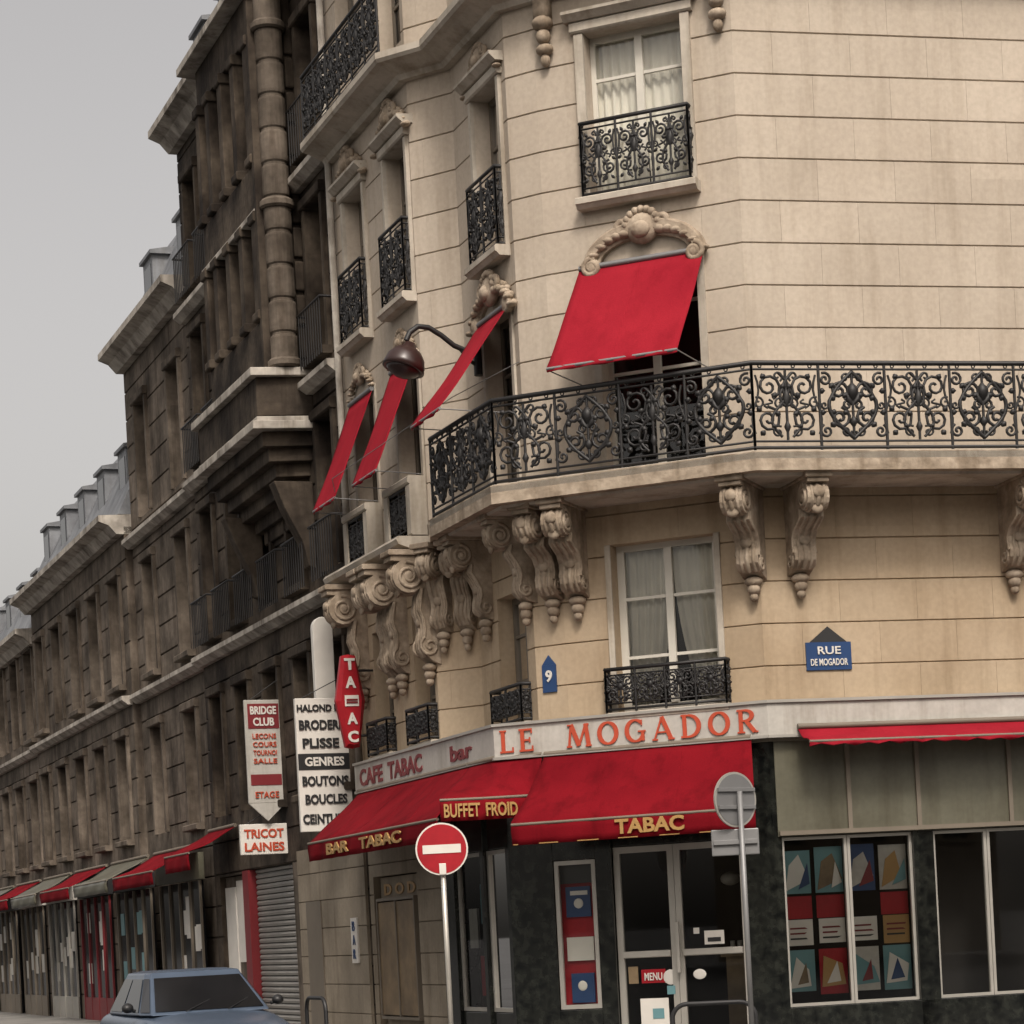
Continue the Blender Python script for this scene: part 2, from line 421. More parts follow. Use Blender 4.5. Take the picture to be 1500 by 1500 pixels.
Lo=[(La[0],La[1],9.75,11.75),(Lb[0],Lb[1],9.75,11.75),(La[0],La[1],6.75,9.0),(Lb[0],Lb[1],6.75,9.0)]
wall(UP,FL,LL,6.5,12.45,Lo);wall(EN,FL,LL,3.95,6.5,[(.1,.9,4.0,5.7),(1.85,2.65,4.0,5.7)]);wall(UP,FL,LL,12.7,15.6,[(La[0],La[1],13,15),(Lb[0],Lb[1],13,15)])
Ro=[]
for a in (4.3,7.0):
    Ro+=[(a,a+1.2,10.0,11.95),(a,a+1.2,6.72,9.2),(a,a+1.2,3.98,5.95),(a,a+1.2,13.0,15.0)]
wall(UP,FR,LR,6.5,12.45,[o for o in Ro if 6<o[2]<12]);wall(EN,FR,LR,3.95,6.5,[o for o in Ro if o[2]<5]);wall(UP,FR,LR,12.7,15.6,[o for o in Ro if o[2]>12])
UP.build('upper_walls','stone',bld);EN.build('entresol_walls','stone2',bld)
window(FM,*Mo[0],trans=(.42,.74),gather=-.06);window(FM,*Mo[1],trans=(.5,.8),cur=False);window(FM,*Mo[2],trans=(.33,.68),leaves=2,side=.09,gather=-.5)
for o in Ro: window(FR,*o,trans=(.36,.7))
window(FM,.6,1.8,13,15,w=WD)
for o in Co: window(FC,*o,w=WD,trans=(.35,.7),cur=False)
window(FC,.22,1.12,13,15,w=WD,cur=False)
for o in Lo+[(.1,.9,4.0,5.7),(1.85,2.65,4.0,5.7),(La[0],La[1],13,15),(Lb[0],Lb[1],13,15)]: window(FL,*o,w=WD,cur=False)
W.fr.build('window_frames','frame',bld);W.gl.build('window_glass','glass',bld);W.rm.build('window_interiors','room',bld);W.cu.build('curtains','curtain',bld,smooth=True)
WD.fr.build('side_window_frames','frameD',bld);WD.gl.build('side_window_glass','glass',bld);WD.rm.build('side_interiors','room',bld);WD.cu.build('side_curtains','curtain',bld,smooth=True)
T=MB()
def surround(F,o,w=.11,pr=.05,top=True):
    u0,u1,z0,z1=o
    T.box(F,u0-w,u0-.001,z0,z1,-.05,pr,.015);T.box(F,u1+.001,u1+w,z0,z1,-.05,pr,.015)
    if top:
        T.box(F,u0-w-.04,u1+w+.04,z1+.001,z1+.13,-.05,pr+.03,.02)
        T.prism(F,u0-w-.1,u1+w+.1,[(-.05,z1+.132),(pr+.05,z1+.132),(pr+.13,z1+.2),(pr+.13,z1+.235),(-.05,z1+.25)])
def sill(F,o,ex=.14,pr=.2):
    u0,u1,z0,z1=o
    T.prism(F,u0-ex,u1+ex,[(-.3,z0-.13),(pr-.06,z0-.13),(pr-.02,z0-.09),(pr,z0-.08),(pr,z0-.015),(pr-.02,z0-.001),(-.3,z0-.001)])
surround(FM,Mo[0]);sill(FM,Mo[0]);surround(FC,Co[0],.08);sill(FC,Co[0],.1)
for o in Lo[:2]: surround(FL,o,.08);sill(FL,o,.1)
for o in Ro:
    if 9.5<o[2]<12: surround(FR,o);sill(FR,o)
    if o[2]<5: surround(FR,o,.07,.03,False);sill(FR,o,.1,.12)
surround(FM,Mo[2],.07,.025,False);sill(FM,Mo[2],.12,.14);sill(FC,Co[2],.08,.12);sill(FL,(.1,.9,4.0,5),.08,.12);sill(FL,(1.85,2.65,4,5),.08,.12)
surround(FM,Mo[1],.09,.03,False);surround(FC,Co[1],.08,.03,False);surround(FL,Lo[2],.08,.03,False);surround(FL,Lo[3],.08,.03,False)
path=[RE,PR,P1,P2,P3,P4,P5]
T.sweep(path,[(-.3,12.42),(.10,12.42),(.14,12.48),(.2,12.5),(.34,12.56),(.42,12.58),(.45,12.62),(.45,12.70),(.40,12.72),(-.3,12.74)])
T.sweep(path,[(-.2,15.6),(.1,15.6),(.2,15.7),(.4,15.8),(.45,15.95),(-.2,16.0)])
T.sweep([FL.p2(.02),P5],[(-.2,6.36),(.12,6.36),(.18,6.42),(.30,6.46),(.42,6.50),(.45,6.56),(.42,6.60),(-.2,6.61)])
BL=FM.p2(2.90,.9)
def lineint(p,d,q,e):
    det=d[0]*(-e[1])+e[0]*d[1]
    t=((q[0]-p[0])*(-e[1])+e[0]*(q[1]-p[1]))/det
    return (p[0]+d[0]*t,p[1]+d[1]*t)
BR=lineint(FM.p2(0,.9),FM.d,FR.p2(0,.9),FR.d)
BF=FR.p2(7.6,.9);BE=(-.757,29.67)
T.sweep([BF,BR,BL,BE],[(-.9,6.40),(-.16,6.40),(-.14,6.44),(-.09,6.45),(-.08,6.50),(-.03,6.54),(0,6.56),(0,6.63),(-.03,6.655),(-.9,6.66)])
T.build('cornices_and_surrounds','ledge',bld)
sl=MB();sl.poly([BF,BR,BL,BE,P4,P3,P2,P1,PR,FR.p2(7.6)],6.43,6.645)
sl.build('balcony_slab','carved',bld)
T2=MB()
for (a,b) in ((La[0],La[1]),(Lb[0],Lb[1])):
    T2.box(FL,a-.1,b+.1,7.28,7.38,.02,.26,.02);T2.box(FL,a-.1,a+.06,6.62,7.28,.02,.24,.02);T2.box(FL,b-.06,b+.1,6.62,7.28,.02,.24,.02)
T2.build('side_parapets','ledge',bld)
IR=Wire();IR2=Wire()
rBR=lineint(FM.p2(0,.84),FM.d,FR.p2(0,.84),FR.d);rBL=FM.p2(2.86,.84)
railing(IR,[FR.p2(7.55,.84),rBR,rBL,(-.70,29.62)],6.66,.97,.82,alt=True)
IR.build('balcony_railing','iron',bld,depth=.0135)
def balconet(F,o,h,pr=.13,ex=.04,pw=.6):
    u0,u1,z0,z1=o
    railing(IR2,[F.p2(u0-ex,.0),F.p2(u0-ex,pr),F.p2(u1+ex,pr),F.p2(u1+ex,0)],z0,h,pw,small=False)
balconet(FM,Mo[0],.86,ex=.06,pw=.44);balconet(FM,Mo[2],.50,ex=.1,pw=.38)
balconet(FC,Co[0],.95,pw=.5);balconet(FC,Co[2],.45,pw=.5)
balconet(FL,Lo[0],.95,pw=.5);balconet(FL,Lo[1],.95,pw=.5);balconet(FL,(.1,.9,4.0,5),.45,pw=.4);balconet(FL,(1.85,2.65,4,5),.45,pw=.4)
balconet(FL,(La[0]+.1,La[1]-.1,6.62,7),.64,pr=.2,pw=.4);balconet(FL,(Lb[0]+.1,Lb[1]-.1,6.62,7),.64,pr=.2,pw=.4)
for o in Ro:
    if 9.5<o[2]<12: balconet(FR,o,.86,ex=.06,pw=.44)
    if o[2]<5: balconet(FR,o,.5,ex=.1,pw=.38)
IR2.build('window_balconets','iron',bld,depth=.0115)
IR3=Wire();railing(IR3,[FR.p2(8,.38),lineint(FM.p2(0,.38),FM.d,FR.p2(0,.38),FR.d),FM.p2(LM,.38)],12.74,.9,.9,small=False)
railing(IR3,[FL.p2(-.1,.38),FL.p2(LL,.38)],12.74,.9,.55,small=False)
IR3.build('top_railing','iron',bld,depth=.0125)
# ------------------------------------------------------------------ carved consoles
CV=MB();CVs=Wire();CB=MB()
def console(F,u,w,ztop,h,pr,drop=True):
    prof=[(-.05,0),(pr,0),(pr+.01,-.05*h)]
    cx,cz,r=pr-.16*h*1.0,-.19*h,.155*h
    for k in range(9):
        a=math.radians(60-k*24);prof.append((cx+r*math.cos(a),cz+r*math.sin(a)))
    prof+=[(cx-r*.55,-.40*h),(pr*.42,-.50*h),(pr*.33,-.60*h),(pr*.32,-.68*h),(pr*.36,-.76*h),(pr*.35,-.84*h),(pr*.24,-.92*h),(.06,-.97*h),(-.05,-h)]
    CV.prism(F,u-w/2,u+w/2,[(o,ztop+z) for o,z in prof])
    CV.box(F,u-w/2-.03,u+w/2+.03,ztop-.001,ztop+.07,-.05,pr+.04,.01)
    for du in (-w*.28,0,w*.28):
        CVs.add([F.pt(u+du,ztop+z,o-.005) for o,z in prof[3:-2]],1.3 if du else 1.8)
    for sgn in (-1,1):
        uu=u+sgn*w/2
        CVs.add([F.pt(uu,ztop+b,a) for a,b in spiral(cx,cz,r*.86,1.9,1.4,1,26)],1.5)
        CVs.add([F.pt(uu,ztop+b,a) for a,b in spiral(pr*.17,-.83*h,r*.62,1.5,.9,-1,20)],1.2)
        CVs.add([F.pt(uu,ztop+z,o-.03) for o,z in prof[11:17]],1.2)
        CB.ellipsoid(F.pt(uu,ztop+cz,cx),(.03,r*.3,r*.3),F)
    for k in range(4):
        q=prof[5+3*k] if 5+3*k<len(prof) else prof[-3]
        CB.ellipsoid(F.pt(u,ztop+q[1],q[0]+.005),(w*.30,.035,.07),F,10,6)
    if drop:
        c=F.pt(u,ztop-h-.02,.07)
        CB.ellipsoid(c,(w*.42,.09,.06),F);CB.ellipsoid(c-Vector((0,0,.09)),(w*.3,.075,.07),F);CB.ellipsoid(c-Vector((0,0,.18)),(w*.2,.055,.055),F)
for u in (.06,2.22): console(FM,u,.26,6.37,1.02,.80)
console(FC1,.10,.24,6.37,1.02,.72)
for u in (.46,3.1,3.6,6.2): console(FR,u,.26,6.37,1.0,.80)
console(FC,.05,.22,6.37,1.0,.55)
console(FC,1.45,.24,6.36,1.0,.55)
for u in (.14,.50): console(FP,u,.22,6.36,1.05,.5)
for u in (.08,1.22,1.62,2.98): console(FL,u,.30,6.34,1.40,.56)
def pendant(F,u,zt,s=1):
    CB.box(F,u-.09*s,u+.09*s,zt-.22*s,zt,-.02,.16*s)
    CB.ellipsoid(F.pt(u,zt-.27*s,.1),(.13*s,.12*s,.09*s),F);CB.ellipsoid(F.pt(u,zt-.42*s,.09),(.09*s,.09*s,.09*s),F)
    CB.ellipsoid(F.pt(u,zt-.57*s,.07),(.11*s,.09*s,.07*s),F);CB.ellipsoid(F.pt(u,zt-.69*s,.06),(.06*s,.06*s,.08*s),F)
for F,u in ((FM,2.27),(FM,.14),(FR,4.0)): pendant(F,u,12.4)
def cartouche(F,u,z,s):
    CB.ellipsoid(F.pt(u,z,.08*s),(.20*s,.10*s,.19*s),F);CB.ellipsoid(F.pt(u,z-.03*s,.15*s),(.12*s,.07*s,.10*s),F)
    for k in range(9):
        a=math.pi*(.05+.9*k/8);CB.ellipsoid(F.pt(u+.20*s*math.cos(a),z+.02*s+.19*s*math.sin(a),.10*s),(.05*s,.06*s,.05*s),F,8,6)
    for g in (-1,1):
        CVs.add([F.pt(u+g*(.22*s+a),z+.05*s+b,.10*s) for a,b in spiral(.02,0,.11*s,1.4,2.5,1,18)],2.6*s)
        for k in range(6):
            CB.ellipsoid(F.pt(u+g*(.22+.10*k)*s,z+(-.04-.012*k*k)*s,.09*s),(.085*s,.07*s,.055*s-.004*k),F,8,6)
            CB.ellipsoid(F.pt(u+g*(.2+.10*k)*s,z+(.03-.014*k*k)*s,.05*s),(.05*s,.05*s,.045*s),F,8,6)
def arch(F,u0,u1,z0,rise,w=.16,pr=.12):
    c=(u0+u1)/2;hw=(u1-u0)/2;rings=[];n=20
    for i in range(n+1):
        a=math.pi*i/n
        x=math.cos(a);y=math.sin(a)
        ring=[]
        for (e,o) in ((0,-.05),(0,pr*.5),(w*.25,pr*.6),(w*.35,pr),(w*.85,pr),(w,pr*.7),(w,-.05)):
            ring.append(F.pt(c-x*(hw+e),z0+y*(rise+e),o))
        rings.append(ring)
    CV.ringloft(rings)
    for g in (-1,1):
        CVs.add([F.pt(c+g*(hw+.08)+a*g,z0-.03+b,pr) for a,b in spiral(0,0,.11,1.7,1.5,-1,22)],2.2)
        CB.ellipsoid(F.pt(c+g*(hw+.08),z0-.03,pr*.7),(.11,.08,.11),F)
arch(FM,.62,1.72,9.2,.26,.20,.14);cartouche(FM,1.17,9.55,1.0)
cartouche(FC,.67,9.28,1.0);arch(FC,.2,1.14,9.02,.18,.1,.09)
for o in Lo[2:]: cartouche(FL,(o[0]+o[1])/2,9.22,.7)
for o in Lo[:2]: cartouche(FL,(o[0]+o[1])/2,12.15,.9)
cartouche(FC,.67,12.1,.8)
for o in Ro:
    if 6<o[2]<9: arch(FR,o[0]+.05,o[1]-.05,9.2,.26);cartouche(FR,(o[0]+o[1])/2,9.55,1)
CV.build('carved_consoles','carved',bld,bevel=.008);CB.build('carved_ornaments','carved',bld,smooth=True);CVs.build('carved_scrolls','carved',bld,depth=.016,res=2)
dp=MB();dp.cyl(FL.pt(LL-.08,3.9,.08),FL.pt(LL-.08,15.6,.08),.05)
dp.build('downpipe','dledge',bld,smooth=True)
outline=[RE,PR,P1,P2,P3,P4,P5,FL.p2(LL,-8),FR.p2(LR,-8)]
cx=sum(p[0] for p in outline)/len(outline);cy=sum(p[1] for p in outline)/len(outline)
def ins(k):return [(cx+(p[0]-cx)*k,cy+(p[1]-cy)*k) for p in outline]
rf=MB();rf.ringloft([[Vector((x,y,15.98)) for x,y in ins(.97)],[Vector((x,y,18.6)) for x,y in ins(.82)],[Vector((x,y,19.1)) for x,y in ins(.6)]])
rf.build('mansard_roof','zinc',bld)
sidew=MB();sidew.box(Fr(RE,(-FR.n.x,-FR.n.y),(FR.d.x,FR.d.y)),0,8,0,15.95,-.3,0);sidew.box(Fr(P5,(-FL.n.x,-FL.n.y),(FL.d.x,FL.d.y)),0.35,8,0,15.95,-.3,0)
sidew.build('party_walls','stone2',bld)
# ------------------------------------------------------------------ ground floor / storefront
G=MB();Mr=MB();AL=MB();GL=MB();RM=MB()
for a,b in ((0,.36),(2.0,2.2),(2.74,3.3)): Mr.box(FMg,a,b,0,3.5,-.3,0)
Mr.box(FMg,.36,2.0,2.42,3.5,-.3,-.05);Mr.box(FMg,2.2,2.74,0,.52,-.3,0);Mr.box(FMg,2.2,2.74,2.30,3.5,-.3,0)
def alframe(F,u0,u1,z0,z1,w=.06,o=-.06,kick=None,mb=AL):
    mb.box(F,u0,u0+w,z0,z1,o-.05,o);mb.box(F,u1-w,u1,z0,z1,o-.05,o);mb.box(F,u0+w,u1-w,z1-w,z1,o-.05,o);mb.box(F,u0+w,u1-w,z0,z0+(kick or w),o-.05,o)
    GL.face([F.pt(u0+w,z0+w,o-.03),F.pt(u1-w,z0+w,o-.03),F.pt(u1-w,z1-w,o-.03),F.pt(u0+w,z1-w,o-.03)])
alframe(FMg,.37,1.245,.01,2.41,.075,-.06,.25);alframe(FMg,1.25,1.99,.01,2.41,.075,-.06,.25)
AL.box(FMg,.45,1.165,1.10,1.18,-.06,-.02,.01);AL.box(FMg,1.33,1.91,1.10,1.18,-.06,-.02,.01)
AL.box(FMg,1.20,1.235,.9,1.5,-.02,.02,.01)
alframe(FMg,2.21,2.73,.53,2.29,.05,-.02)
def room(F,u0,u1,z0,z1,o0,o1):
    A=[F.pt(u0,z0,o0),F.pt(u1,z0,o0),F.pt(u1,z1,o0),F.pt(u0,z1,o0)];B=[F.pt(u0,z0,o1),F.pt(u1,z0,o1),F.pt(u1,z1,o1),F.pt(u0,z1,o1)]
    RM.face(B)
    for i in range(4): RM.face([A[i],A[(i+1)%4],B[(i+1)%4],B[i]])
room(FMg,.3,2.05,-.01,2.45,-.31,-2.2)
D=MB();D.box(FMg,.4,1.0,.0,1.05,-1.6,-1.1);D.box(FMg,.36,1.05,1.05,1.1,-1.65,-1.05);D.build('bar_counter','notice',bld)
D=MB()
for k in range(6): D.cyl(FMg.pt(.45+.1*k,1.1,-1.2-.03*(k%2)),FMg.pt(.45+.1*k,1.24,-1.2-.03*(k%2)),.03)
D.ellipsoid(FMg.pt(.8,1.98,-.8),(.12,.12,.08));D.build('cups_and_lamp','signwhite',bld,smooth=True)
D=MB();D.box(FMg,2.22,2.72,.54,2.28,-.22,-.16);D.build('display_backing','signred',bld)
D=MB();D.box(FMg,2.33,2.64,1.62,1.98,-.155,-.12);D.box(FMg,2.33,2.62,.60,.95,-.155,-.12);D.build('display_packets','blue',bld)
D=MB();D.box(FMg,2.31,2.65,1.10,1.38,-.155,-.11);D.box(FMg,2.28,2.45,.54,.58,-.15,-.10);D.box(FMg,2.36,2.58,1.88,1.93,-.12,-.115)
for z in (1.78,.80): D.ellipsoid(FMg.pt(2.48,z,-.118),(.06,.012,.06),FMg)
D.build('display_papers','white',bld)
D=MB();D.box(FMg,2.24,2.70,2.02,2.24,-.158,-.12);D.build('display_shade','black',bld)
Mr.box(FG,0,.12,0,3.5,-.3,0);Mr.box(FG,.9,1.02,0,3.5,-.3,0);Mr.box(FG,2.0,2.5,0,3.5,-.3,0);Mr.box(FG,.12,2.0,2.5,3.5,-.3,-.04);Mr.box(FG,.12,2.0,0,.5,-.3,-.04)
alframe(FG,.13,.89,.51,2.49,.05,-.05);alframe(FG,1.03,1.99,.51,2.49,.05,-.05);room(FG,.05,2.05,0,2.6,-.31,-1.5)
D=MB();D.box(FG,.2,.5,.9,1.3,-.16,-.13);D.box(FG,1.1,1.5,.7,1.2,-.16,-.13);D.build('menu_cards','signred',bld)
D=MB();D.box(FG,.55,.8,1.0,1.5,-.16,-.13);D.box(FG,1.55,1.85,1.3,1.8,-.16,-.13);D.box(FG,.2,.45,1.5,1.9,-.16,-.13);D.build('price_lists','signwhite',bld)
D=MB();D.box(FG,1.1,1.4,1.6,2.1,-.16,-.13);D.build('cafe_poster','teal',bld)
wall(G,FG,LG,0,3.5,[(0,2.5,0,3.5),(3.45,5.35,0,2.35)],course=.42,bl=.7)
G.box(FG,3.45,5.35,0,.25,-.3,-.03)
D=MB();D.box(FG,3.47,5.33,.26,2.33,-.3,-.10);D.build('door_recess','stone3',bld)
D=MB();D.box(FG,3.6,5.2,.42,1.98,-.095,.0);D.build('notice_board','notice',bld)
AL2=MB()
for a in (3.58,4.38,5.19): AL2.box(FG,a,a+.03,.40,2.0,-.09,.02)
AL2.box(FG,3.58,5.22,2.0,2.04,-.09,.02);AL2.box(FG,3.58,5.22,.36,.40,-.09,.02)
AL2.build('notice_board_trim','frameD',bld)
text_on(FG,'D O D',5.15,3.8,2.08,2.24,-.098,'gold',bld,bold=.03)
Mr.box(FR,0,.10,0,3.5,-.3,0);Mr.box(FR,1.7,1.95,0,3.5,-.3,0);Mr.box(FR,4.0,4.3,0,3.5,-.3,0);Mr.box(FR,8.6,9,0,3.5,-.3,0);Mr.box(FR,.1,8.6,0,.45,-.3,0)
for a,b in ((.10,1.7),(1.95,4.0),(4.3,8.6)):
    n=max(1,round((b-a)/.8));w=(b-a)/n
    for k in range(n): alframe(FR,a+k*w+.003,a+(k+1)*w-.003,.455,2.4,.035,-.05)
room(FR,.1,8.6,.3,2.5,-.36,-.9)
OL=MB();OL.box(FR,.05,8.95,2.41,3.5,-.3,.02)
OL.build('transom_panel','olive',bld)
tf=MB()
for u in (.9,1.75,2.9,4.05): tf.box(FR,u,u+.05,2.43,3.48,.021,.05)
tf.box(FR,.06,8.9,2.42,2.47,.021,.06);tf.build('transom_mouldings','frameD',bld)
def flat(F,pts,off,m,name,th=.006):
    mb=MB();mb.ringloft([[F.pt(u,z,off) for u,z in pts],[F.pt(u,z,off+th) for u,z in pts]]);return mb.build(name,m,bld)
rp=random.Random(21)
for i in range(4):
    u=.15+i*.395
    J=lambda a:a+rp.uniform(-.035,.035)
    tt=J(2.27)
    flat(FR,[(u,1.75),(u+.34,1.75),(u+.34,tt),(u,tt)],-.20,rp.choice(['teal','signwhite','blue']) if i else 'teal','poster')
    flat(FR,[(u+.02,1.78),(J(u+.30),J(1.9)),(J(u+.2),2.2),(u+.08,J(2.1))],-.19,['white','notice','signwhite','gold'][i],'poster_art')
    flat(FR,[(J(u+.16),1.80),(u+.32,1.86),(J(u+.28),2.1)],-.183,['blue','white','darkred','teal'][i],'poster_art')
    if i!=2: flat(FR,[(u,1.46),(u+.34,1.46),(u+.34,1.72),(u,1.72)],-.20,'signred','poster')
    z0=J(1.15);flat(FR,[(u+.01,z0),(u+.33,z0),(u+.33,1.45),(u+.01,1.45)],-.18,'white' if i!=3 else 'gold','poster')
    for k in range(3): flat(FR,[(u+.05,1.22+.06*k),(J(u+.26),1.22+.06*k),(J(u+.26),1.24+.06*k),(u+.05,1.24+.06*k)],-.173,'darkred' if k else 'black','poster_art')
    zb=J(.6);flat(FR,[(u,zb),(u+.34,zb),(u+.34,1.1),(u,1.1)],-.20,['teal','signred','signwhite','teal'][i],'poster')
    flat(FR,[(u+.02,.66),(J(u+.30),.68),(J(u+.28),J(.9)),(J(u+.08),1.02)],-.19,['white','gold','teal','white'][i],'poster_art')
    flat(FR,[(J(u+.1),.7),(u+.25,.72),(J(u+.2),.95)],-.183,['notice','white','darkred','blue'][i],'poster_art')
def sticker(u0,u1,z0,z1,m,off=-.084): 
    mb=MB();mb.box(FMg,u0,u1,z0,z1,off,off+.004);mb.build('door_sticker',m,bld)
sticker(1.42,1.72,.80,.96,'signred');sticker(1.40,1.75,.28,.62,'white');sticker(1.30,1.40,.66,.76,'teal',-.055);sticker(.68,.92,1.22,1.38,'white');sticker(.72,.88,1.25,1.30,'black',-.079);sticker(.98,1.05,1.35,1.42,'white');sticker(1.76,1.88,.8,1.0,'notice');sticker(1.46,1.6,.38,.5,'teal',-.079)
D=MB();D.ellipsoid(FMg.pt(1.0,.88,-.08),(.08,.008,.06),FMg);D.ellipsoid(FMg.pt(1.36,.86,-.08),(.09,.008,.09),FMg);D.build('door_sticker','white',bld)
text_on(FMg,'MENU',1.68,1.46,.83,.92,-.078,'white',bld)
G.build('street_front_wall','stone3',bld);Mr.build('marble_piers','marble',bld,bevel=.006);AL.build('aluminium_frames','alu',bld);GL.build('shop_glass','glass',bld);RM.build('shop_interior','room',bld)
lg=MB();lg.poly([RE,PR,G1,P5,FL.p2(LL,-.3),FR.p2(LR,-.3)],3.5,3.56);lg.poly([G1,P4,P3,P2],3.90,3.94)
lg.sweep([RE,PR,G1,P5],[(-.3,3.5),(.06,3.5),(.06,3.56),(.06,3.9),(.1,3.93),(-.3,3.945)])
lg.build('shop_fascia','frameD',bld)
# ------------------------------------------------------------------ shop sign
sg=root('shop_sign',(1.5,28,3.75))
b=MB();b.sweep([FR.p2(8.6),PR,G1,P5],[(.061,3.57),(.13,3.57),(.13,3.93),(.061,3.93)]);b.build('sign_board','signwhite',sg)
b=MB();b.sweep([FR.p2(8.6),PR,G1,P5],[(.061,3.931),(.16,3.931),(.16,3.965),(.061,3.965)]);b.sweep([FR.p2(8.6),PR,G1,P5],[(.061,3.535),(.15,3.535),(.15,3.569),(.061,3.569)]);b.build('sign_trim','alu',sg)
serif_text(FM,'MOGADOR',2.42,.08,3.61,3.88,.132,'orange',sg,gap=.28)
serif_text(FM,'LE',3.28,2.84,3.61,3.88,.132,'orange',sg,gap=.25)
text_on(FG,'CAFE  TABAC',5.3,2.6,3.62,3.86,.131,'darkred',sg,bold=.03)
text_on(FG,'bar',1.5,.7,3.64,3.84,.131,'darkred',sg,bold=.03)
# ------------------------------------------------------------------ awnings
def awning(name,top,bot,val,m,arms=True,scal=False,nu=28,nv=10,sag=.03,seam=None):
    loc=Vector(top[0]);r=root(name,loc)
    def along(pl,t):
        P=[Vector(p) for p in pl];L=[(P[i+1]-P[i]).length for i in range(len(P)-1)];s=t*sum(L)
        for i,l in enumerate(L):
            if s<=l+1e-6 or i==len(L)-1: return P[i]+(P[i+1]-P[i])*min(1,s/l)
            s-=l
    mb=MB();rows=[]
    ph=random.random()*6
    for j in range(nv+1):
        v=j/nv;row=[]
        for i in range(nu+1):
            u=i/nu;p=along(top,u).lerp(along(bot,u),v)
            w=-sag*math.sin(math.pi*v)+ .014*math.sin(u*23+v*7+ph)*v+.012*math.sin(u*9+2+v*3+ph)*math.sin(math.pi*v)
            row.append(p+Vector((0,0,w)))
        rows.append(row)
    for k in range(3):
        row=[]
        for i in range(nu+1):
            u=i/nu;p=along(bot,u)
            q=(k+1)/3
            tdir=(along(top,u)-p);tdir.z=0;tdir.normalize()
            o=.022*math.sin(u*nu*1.35+k)*q
            z=-val*q
            if k==2 and scal: z+= .03*abs(math.sin(u*math.pi*nu/2))
            row.append(p+Vector((0,0,z))+tdir*(o-.01))
        rows.append(row)
    n=nu+1
    for row in rows: mb.v+=[tuple(p) for p in row]
    for j in range(len(rows)-1):
        for i in range(nu):
            a=j*n+i;mb.f.append((a,a+1,a+n+1,a+n))
    o=mb.build('canvas',m,r,smooth=True);sd=o.modifiers.new('s','SOLIDIFY');sd.thickness=.006
    if seam:
        w=Wire()
        for k in range(1,seam):
            i=round(nu*k/seam);w.add([rows[j][i]+Vector((0,0,.004)) for j in range(nv+1)],1)
        w.build('seams',m,r,depth=.007)
    w=Wire()
    w.add([Vector(p)+Vector((0,0,-.012)) for p in bot],1.6)
    w.add([Vector(p)+Vector((0,0,.03)) for p in top],3.0)
    for tt in ((top[0],bot[0]),(top[-1],bot[-1])):
        a=Vector(tt[0]);bb=Vector(tt[1]);e=Vector((a.x,a.y,a.z-(a.z-bb.z)*1.02-.02))
        if arms: w.add([e,bb+Vector((0,0,-.02))],.6)
    w.build('frame_arms','steel' if arms else 'frameD',r,depth=.012)
    return r
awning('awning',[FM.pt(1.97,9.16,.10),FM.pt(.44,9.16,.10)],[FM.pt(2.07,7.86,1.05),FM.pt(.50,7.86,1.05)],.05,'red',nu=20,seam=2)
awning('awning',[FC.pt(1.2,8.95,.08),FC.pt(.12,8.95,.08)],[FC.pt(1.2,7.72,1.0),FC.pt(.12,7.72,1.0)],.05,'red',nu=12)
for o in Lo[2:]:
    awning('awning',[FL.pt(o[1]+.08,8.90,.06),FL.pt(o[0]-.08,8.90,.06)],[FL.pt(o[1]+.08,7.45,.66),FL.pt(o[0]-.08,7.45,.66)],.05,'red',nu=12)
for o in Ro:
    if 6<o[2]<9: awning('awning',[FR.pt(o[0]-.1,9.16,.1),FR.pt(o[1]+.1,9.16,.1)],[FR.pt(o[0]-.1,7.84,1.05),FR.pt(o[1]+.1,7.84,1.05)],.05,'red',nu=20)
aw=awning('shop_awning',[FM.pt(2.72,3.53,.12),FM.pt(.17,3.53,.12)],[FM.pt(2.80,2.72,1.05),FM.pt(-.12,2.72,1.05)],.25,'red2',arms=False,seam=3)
text_on(FM,'TABAC',1.52,.70,2.52,2.69,1.085,'gold',aw,bold=.03)
gs=MB();gs.box(FM,-.1,2.78,2.475,2.485,1.058,1.066);gs.build('gold_edging','gold',aw)
A2=Vector((-.758,27.67,3.06));B2=FM.pt(2.74,3.08,.40)
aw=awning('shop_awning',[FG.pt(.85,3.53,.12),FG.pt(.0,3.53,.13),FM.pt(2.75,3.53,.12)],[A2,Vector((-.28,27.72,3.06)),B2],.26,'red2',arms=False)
FB2,_=mk((-.28,27.72),(A2.x,A2.y))
text_on(FB2,'BUFFET',.44,.02,2.84,3.0,.035,'gold',aw,bold=.02)
FB3,_=mk((B2.x,B2.y),(-.28,27.72))
text_on(FB3,'FROID',.66,.26,2.84,3.0,.035,'gold',aw,bold=.02)
A1=Vector((-2.743,32.95,2.85))
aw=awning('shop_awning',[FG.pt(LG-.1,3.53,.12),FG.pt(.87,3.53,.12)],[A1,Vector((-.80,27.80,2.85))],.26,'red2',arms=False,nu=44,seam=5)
FA,la=mk((-.80,27.80),(A1.x,A1.y))
text_on(FA,'BAR',la-1.0,la-2.0,2.64,2.79,.035,'gold',aw,bold=.03);text_on(FA,'TABAC',la-2.5,la-4.2,2.64,2.79,.035,'gold',aw,bold=.03)
aw=awning('shop_awning',[FR.pt(.30,3.62,.16),FR.pt(8.4,3.62,.16)],[FR.pt(.30,3.46,.52),FR.pt(8.4,3.46,.52)],.07,'red',arms=False,scal=True,nu=60)
